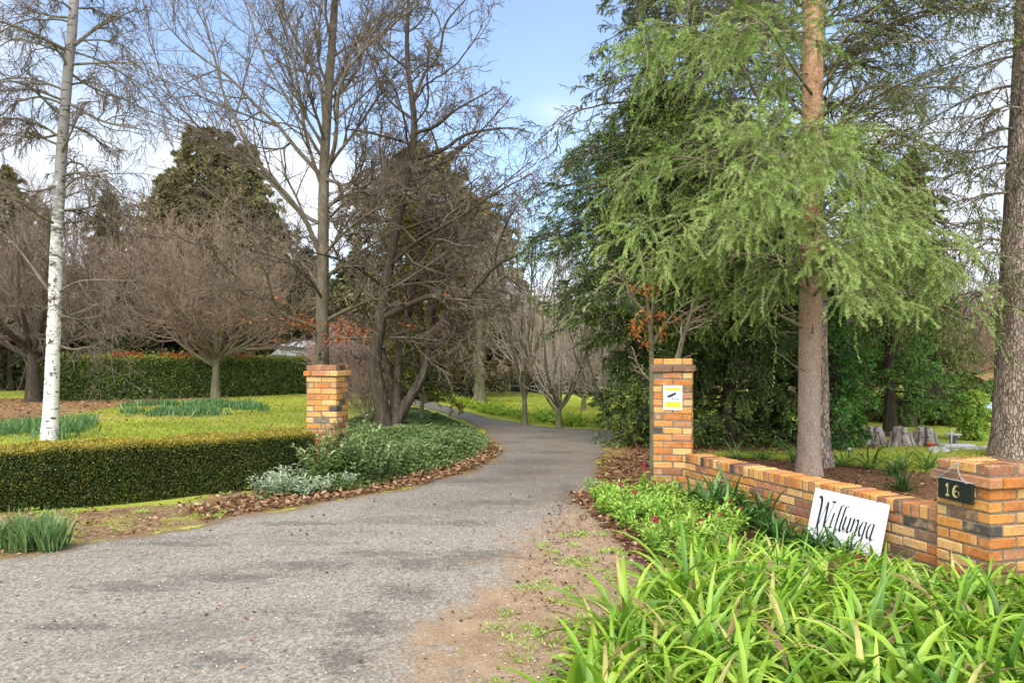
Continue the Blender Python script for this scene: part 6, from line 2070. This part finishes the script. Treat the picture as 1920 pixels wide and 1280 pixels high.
# ------------------------------------------------------------------ bare wood on the rise beyond
wood = []
g = np.random.default_rng(77)
proto = [bare_tree('wood_tree', 'thin bare grey tree in the wood on the rise beyond the far lawn', 'tree', (0, 0, 0), 9.0, 2.6, 0.10, 2.0, 300 + k, M_twigpale, M_twigpale, 9, (8, 6, 0), tip=0.014, ang=0.5, curve=-0.4, group='bare trees of the wood beyond the far lawn') for k in range(4)]
for k in range(46):
    Y_ = 42 + 34 * g.random()
    u_ = 905 + 330 * g.random()
    o = proto[k] if k < 4 else copy_tree(proto[k % 4])
    x_, y_, _ = P(u_, 700, Y_)
    o.location = (x_, y_, ground_z(np.array([x_]), np.array([y_]))[0])
    o.rotation_euler = (0, 0, g.random() * 6.28)
    s = 0.42 + 0.28 * g.random()
    o.scale = (s, s, s)
protoR = [bare_tree('thicket_tree', 'brown bare tree in the thicket seen between the spruce and the pine', 'tree', (0, 0, 0), 7.0, 1.2, 0.09, 2.6, 320 + k, M_twigtan, M_twigtan, 11, (9, 7, 0), tip=0.013, ang=0.8, curve=-0.1, group='bare trees of the thicket beyond the stumps') for k in range(3)]
for k in range(16):
    Y_ = 27 + 18 * g.random()
    u_ = 1480 + 560 * g.random()
    o = protoR[k] if k < 3 else copy_tree(protoR[k % 3])
    x_, y_, _ = P(u_, 700, Y_)
    o.location = (x_, y_, 0)
    o.rotation_euler = (0, 0, g.random() * 6.28)
    s = 0.7 + 0.4 * g.random()
    o.scale = (s, s, s)
protoL = [bare_tree('thicket_tree', 'brown bare shrubby tree in the belt behind the far hedge', 'tree', (0, 0, 0), 6.5, 0.8, 0.09, 2.8, 330 + k, M_twigtan, M_twigtan, 13, (9, 7, 0), tip=0.014, ang=0.8, curve=-0.15, group='brown bare shrubby trees in the belt behind the far hedge') for k in range(3)]
for k in range(18):
    Y_ = 48 + 12 * g.random()
    u_ = -120 + 780 * (k + g.random()) / 18
    o = protoL[k] if k < 3 else copy_tree(protoL[k % 3])
    x_, y_, _ = P(u_, 700, Y_)
    o.location = (x_, y_, 0)
    o.rotation_euler = (0, 0, g.random() * 6.28)
    s = 0.75 + 0.4 * g.random()
    o.scale = (s, s, s)
# the far wood as one mass closing the horizon
mb = MB()
n_ = 42000
a = np.radians(-75 + 150 * g.random(n_))
r = 82 + 40 * g.random(n_)
x_, y_ = np.sin(a) * r, np.cos(a) * r
hz = (6.7 + 4.0 * vnoise(a * 40, a * 0, 1.0, 41)) * g.random(n_) ** 0.8 + 0.2
hz = hz * np.where((x_ / y_ > -0.06) & (x_ / y_ < 0.16), 0.85, 1.0)
p = np.column_stack([x_, y_, hz])
d = rdir(g, n_)
d[:, 2] = np.abs(d[:, 2]) + 0.4
d = unit(d)
leaves(mb, p, d, perp(g, d), 1.3, 0.42, g.random(n_))
M_farwood = leaf_mat('far_wood', [(0.0, (0.07, 0.06, 0.035)), (0.5, (0.19, 0.155, 0.10)), (1.0, (0.30, 0.25, 0.18))], 0.1, 0.8, 0.2, 0.3, 0.1)
tag(mb.build('woodland', M_farwood), 'brown-green wood closing the view far behind the garden', 'woodland', kind='stuff')
# ------------------------------------------------------------------ small things in the garden
rng = np.random.default_rng(91)
# grey corrugated shed behind the far hedge
sh_o = P(545, 700, 42.3) * [1, 1, 0]
t = thing('garden_shed', 'pale grey corrugated metal shed showing over the right end of the far hedge', 'shed', sh_o)
M_corr = NT('corrugated_sheet')
M_corr = M_corr.done(M_corr.bsdf(M_corr.mix(M_corr.noise(M_corr.coord('Object'), 2.0, 4.0), (0.42, 0.42, 0.43), (0.60, 0.60, 0.61)), 0.5, 0.4))
M_darktrim = paint('dark_trim', (0.05, 0.055, 0.055), 0.6, 0.2)
k = 60
xs = np.linspace(-1.4, 3.6, k)
yy = 0.03 * np.sin(np.arange(k) * np.pi * 0.9)
top = 2.62 - 0.085 * (xs + 1.0)
top = np.where(xs < -0.6, np.interp(xs, [-1.4, -0.6], [1.9, 2.58]), top)
v = np.concatenate([np.column_stack([xs, yy, 0 * xs]), np.column_stack([xs, yy, top])]) + sh_o
i = np.arange(k - 1)
mb = MB()
mb.add(v, np.stack([i, i + 1, i + 1 + k, i + k], -1), smooth=False)
for x_ in (-1.4, 3.6):
    h_ = 1.85 if x_ < 0 else 2.2
    mb.add(sh_o + np.array([[x_, 0, 0], [x_, 4, 0], [x_, 4, h_], [x_, 0, h_]]), [(0, 1, 2, 3)])
mb.build('wall', M_corr, t, sh_o)
mb = MB()
A = np.array([(-0.6, -0.06, 2.61), (3.8, -0.06, 2.24), (3.8, 4.2, 2.82), (-0.6, 4.2, 2.99)])
mb.add(sh_o + np.concatenate([A, A + [0, 0, 0.05]]), [(0, 3, 2, 1), (4, 5, 6, 7), (0, 1, 5, 4), (1, 2, 6, 5), (2, 3, 7, 6), (3, 0, 4, 7)])
mb.build('roof', M_corr, t, sh_o)
mb = MB()
e0_, e1_ = sh_o + np.array([-0.7, -0.09, 2.61]), sh_o + np.array([3.85, -0.09, 2.23])
dd_ = unit(e1_ - e0_)
box(mb, (e0_ + e1_) / 2, np.array([dd_, [0, 1, 0], np.cross(dd_, [0, 1, 0])]), (np.linalg.norm(e1_ - e0_) / 2, 0.02, 0.055))
mb.build('gutter', M_darktrim, t, sh_o)

# three weathered stumps
M_stump = NT('weathered_wood')
v_ = M_stump.coord('Object', (1, 1, 0.12))
n1 = M_stump.noise(v_, 14.0, 5.0, 0.65)
M_stump = M_stump.done(M_stump.bsdf(M_stump.ramp(n1, [(0.35, (0.06, 0.045, 0.035)), (0.5, (0.30, 0.25, 0.20)), (0.7, (0.52, 0.46, 0.39))]), 0.9, 0.15, M_stump.bump(n1, 0.9, 0.04)))
for i, (u_, vb, vt, wpx, lab) in enumerate([(1638, 836, 799, 31, 'weathered grey stump, leftmost of the three and half in the spruce shade'), (1688, 838, 800, 29, 'weathered grey stump with splayed roots, in the middle of the three'),
                                            (1733, 838, 801, 31, 'weathered grey stump leaning beside a dark post, rightmost of the three')]):
    b = G(u_, vb)
    hgt = H - (vt - VH) / F * b[1]
    r_ = wpx / F * b[1] / 2
    g = np.random.default_rng(400 + i)
    lob = g.random(9) * 6.28
    fn = lambda th, z, lob=lob, hgt=hgt: 1 + 0.10 * np.cos(3 * th + lob[0]) * (1 - 0.5 * z / hgt) + 0.06 * np.cos(7 * th + lob[1]) + 0.05 * np.cos(13 * th + lob[2]) + np.exp(-z / 0.12) * 0.35 * np.maximum(0, np.cos(5 * th + lob[3]))
    t = thing('tree_stump', lab, 'tree stump', b)
    mb = MB()
    lean_ = -0.12 if i == 2 else 0.0
    prof = [(r_ * 1.30, -0.03), (r_ * 1.22, 0.06), (r_ * 1.10, 0.16), (r_ * 1.0, 0.3), (r_ * 0.90, hgt * 0.55), (r_ * 0.80, hgt * 0.98), (r_ * 0.76, hgt), (r_ * 0.66, hgt - 0.02), (0.01, hgt - 0.04)]
    lathe(mb, prof, (0, 0, 0), 48, fn=fn)
    mb.build('trunk', M_stump, t, (0, 0, 0)).location = (0, 0, 0)
    for q in range(5):
        mb = MB()
        a = q * 1.2566 + g.random() * 0.9
        if i == 1 and q < 2:
            a = (-0.5, -2.6)[q]
        pts = np.array([[math.cos(a) * r_ * s_, math.sin(a) * r_ * s_, z_] for s_, z_ in ((0.9, 0.30), (1.15, 0.16), (1.5, 0.06), (1.9, 0.0))])
        tubes(mb, smooth_line(pts, 8), np.linspace(0.07, 0.03, 8), 7)
        mb.build('root', M_stump, t, (0, 0, 0)).location = (0, 0, 0)

# path light on the lawn
b = G(1592, 862)
t = thing('path_light', 'short dark path light with a pale cap standing alone on the lawn behind the wall', 'garden light', b)
mb = MB()
lathe(mb, [(0.016, 0), (0.014, 0.17), (0.0, 0.17)], (0, 0, 0), 12)
mb.build('post', M_darktrim, t, (0, 0, 0)).location = (0, 0, 0)
mb = MB()
lathe(mb, [(0.0, 0.165), (0.032, 0.168), (0.034, 0.19), (0.026, 0.205), (0.0, 0.21)], (0, 0, 0), 14)
mb.build('cap', M_greysheet, t, (0, 0, 0)).location = (0, 0, 0)

# bird bath
M_stone = paint('pale_stone', (0.55, 0.53, 0.50), 0.85, 0.35, 0.2)
M_potdark = paint('dark_pot', (0.06, 0.065, 0.07), 0.6, 0.2)
b = G(1787, 841)
t = thing('bird_bath', 'small bird bath with a white bowl on a dark stem near the stumps', 'bird bath', b)
mb = MB()
lathe(mb, [(0.09, 0), (0.085, 0.03), (0.06, 0.05), (0.055, 0.16), (0.07, 0.24), (0.0, 0.24)], (0, 0, 0), 20)
mb.build('stem', M_potdark, t, (0, 0, 0)).location = (0, 0, 0)
mb = MB()
lathe(mb, [(0.0, 0.235), (0.06, 0.24), (0.13, 0.27), (0.155, 0.285), (0.15, 0.292), (0.11, 0.276), (0.0, 0.262)], (0, 0, 0), 28)
mb.build('bowl', M_stone, t, (0, 0, 0)).location = (0, 0, 0)
b = G(1784, 844)
t = thing('garden_stake', 'thin white stake standing before the bird bath', 'stake', b)
mb = MB()
box(mb, (0, 0, 0.19), np.eye(3), (0.011, 0.011, 0.24), bev=0.003)
mb.build('post', M_stone, t, (0, 0, 0)).location = (0, 0, 0)
b = G(1735, 842)
t = thing('garden_cross', 'dark iron post with a cross bar before the right-hand stump', 'garden ornament', b)
M_iron = paint('dark_iron', (0.03, 0.025, 0.022), 0.6, 0.2)
mb = MB()
lathe(mb, [(0.016, 0), (0.013, 0.42), (0.0, 0.43)], (0, 0, 0), 8)
mb.build('post', M_iron, t, (0, 0, 0)).location = (0, 0, 0)
mb = MB()
box(mb, (0.01, -0.005, 0.235), np.eye(3), (0.085, 0.008, 0.008), bev=0.002)
mb.build('cross_bar', M_iron, t, (0, 0, 0)).location = (0, 0, 0)


def rock(name, label, cat, loc, r, seed, mat, group=None, flat=0.6):
    g = np.random.default_rng(seed)
    n, k = 8, 12
    th = np.linspace(0.0, np.pi, n)
    mb = MB()
    j = g.random((n, k)) * 0.35 + 0.8
    prof_r = np.sin(th)
    a = np.arange(k) / k * 6.283
    v = np.stack([prof_r[:, None] * np.cos(a) * j, prof_r[:, None] * np.sin(a) * j * 0.8, np.cos(th)[:, None] * flat * (j * 0.3 + 0.7)], -1) * r
    v[..., 2] += r * flat * 0.7
    i = np.arange(n - 1)[:, None] * k
    q_ = np.arange(k)[None]
    mb.add(v.reshape(-1, 3), np.stack([i + k + q_, i + k + (q_ + 1) % k, i + (q_ + 1) % k, i + q_], -1).reshape(-1, 4), 0.5, 0, True)
    o = mb.build(name, mat)
    o.location = loc
    return tag(o, label, cat, group)


M_pebble = paint('white_pebble', (0.46, 0.45, 0.43), 0.8, 0.5, 0.2)
for i in range(54):
    u_, v0 = rng.uniform(1742, 1850), rng.uniform(838, 851)
    if u_ > 1812:
        v0 = rng.uniform(839, 847)
    rock('pale_stone', 'pale stone in the little heap beside the bird bath and stumps', 'stone', G(u_, v0), 0.03 + 0.05 * rng.random(), 500 + i, M_pebble, 'pale stones heaped beside the bird bath')
M_redpot = paint('red_glaze', (0.55, 0.10, 0.03), 0.5, 0.3)
M_ochre = paint('ochre_glaze', (0.60, 0.36, 0.06), 0.5, 0.3)
b = G(1745, 842)
t = thing('flower_pot', 'small red pot lying among the pale stones at the foot of the right stump', 'pot', b)
mb = MB()
lathe(mb, [(0.0, 0.0), (0.05, 0.0), (0.062, 0.06), (0.072, 0.10), (0.078, 0.10), (0.078, 0.118), (0.066, 0.118), (0.055, 0.07), (0.0, 0.06)], (0, 0, 0), 18)
mb.build('body', M_redpot, t, (0, 0, 0)).location = (0, 0, 0)
rock('garden_ornament', 'yellow-ochre rounded ornament among the pale stones beside the white stake', 'garden ornament', G(1776, 842), 0.10, 611, M_ochre)
# stone edging block
b = G(1800, 843)
o = MB()
box(o, (0, 0.1, 0.05), np.eye(3), (0.30, 0.12, 0.055), bev=0.015)
o = o.build('edging_block', M_stone)
o.location = b
tag(o, 'long flat stone edging block between the bird bath and the round bush', 'stone')

# small hut behind the pine
b = P(1872, 700, 21) * [1, 1, 0]
t = thing('garden_hut', 'small hut with a pale blue roof half hidden by the pine trunk', 'hut', b)
M_blue = paint('pale_blue_roof', (0.42, 0.52, 0.62), 0.5, 0.15)
M_timber = paint('grey_timber', (0.26, 0.23, 0.19), 0.9, 0.4)
mb = MB()
for sx_ in (-0.36, 0.8):
    for sy_ in (-0.5, 0.5):
        box(mb, b + np.array([sx_, sy_, 0.1]), np.eye(3), (0.03, 0.03, 0.12))
        tubes(mb, b + np.array([[sx_, sy_, 0.0], [sx_, sy_, 0.24]]), np.array([0.03, 0.03]), 6)
for z_ in np.linspace(0.05, 0.30, 3):
    box(mb, b + np.array([0.22, -0.52, z_]), np.eye(3), (0.62, 0.01, 0.035))
for x_ in np.linspace(-0.36, 0.8, 6):
    box(mb, b + np.array([x_, -0.545, 0.20]), np.eye(3), (0.02, 0.01, 0.22))
mb.build('frame', M_timber, t, b)
mb = MB()
A = np.array([(-0.62, -0.8, 0.28), (1.1, -0.8, 0.28), (1.1, 0.8, 0.28), (-0.62, 0.8, 0.28), (0.1, 0, 0.62), (0.5, 0, 0.62)])
mb.add(b + A, [(0, 1, 5, 4), (2, 3, 4, 5), (0, 3, 2, 1)])
mb.add(b + A, [(1, 2, 5), (3, 0, 4)])
mb.build('roof', M_blue, t, b)

# dark post-and-rail fence and green bench at the back of the far lawn
f0, f1 = P(880, 700, 42) * [1, 1, 0], P(1215, 700, 37) * [1, 1, 0]
t = thing('rail_fence', 'dark post-and-rail fence across the back of the far lawn', 'fence', f0)
fd = unit(f1 - f0)
FL = np.linalg.norm(f1 - f0)
fx = np.array([fd, [-fd[1], fd[0], 0], [0, 0, 1.0]])
for i in range(7):
    mb = MB()
    box(mb, f0 + fd * FL * i / 6 + np.array([0, 0, 0.5]), fx, (0.05, 0.05, 0.55), bev=0.008)
    mb.build('post', M_timber, t, f0)
for z_ in (0.40, 0.90):
    mb = MB()
    box(mb, f0 + fd * FL / 2 + np.array([0, 0, z_]) - fx[1] * 0.075, fx, (FL / 2 + 0.1, 0.022, 0.05), bev=0.006)
    mb.build('rail', M_timber, t, f0)
M_green = paint('green_paint', (0.03, 0.085, 0.06), 0.5, 0.2)
b = G(873, 747)
t = thing('garden_bench', 'small dark green bench on the far lawn just left of the single trunk', 'bench', b)
mb = MB()
for y_ in (-0.12, 0.0, 0.12):
    box(mb, b + np.array([0, y_, 0.42]), np.eye(3), (0.55, 0.05, 0.015), bev=0.004)
mb.build('seat', M_green, t, b)
mb = MB()
for z_ in (0.58, 0.70):
    box(mb, b + np.array([0, 0.20, z_]), np.eye(3), (0.55, 0.012, 0.045), bev=0.004)
mb.build('backrest', M_green, t, b)
for sx_ in (-0.48, 0.48):
    for sy_ in (-0.13, 0.19):
        mb = MB()
        box(mb, b + np.array([sx_, sy_ + (0.005 if sy_ > 0 else 0), 0.2 if sy_ < 0 else 0.37]), np.eye(3), (0.025, 0.02, 0.204 if sy_ < 0 else 0.37), bev=0.004)
        mb.build('leg', M_green, t, b)
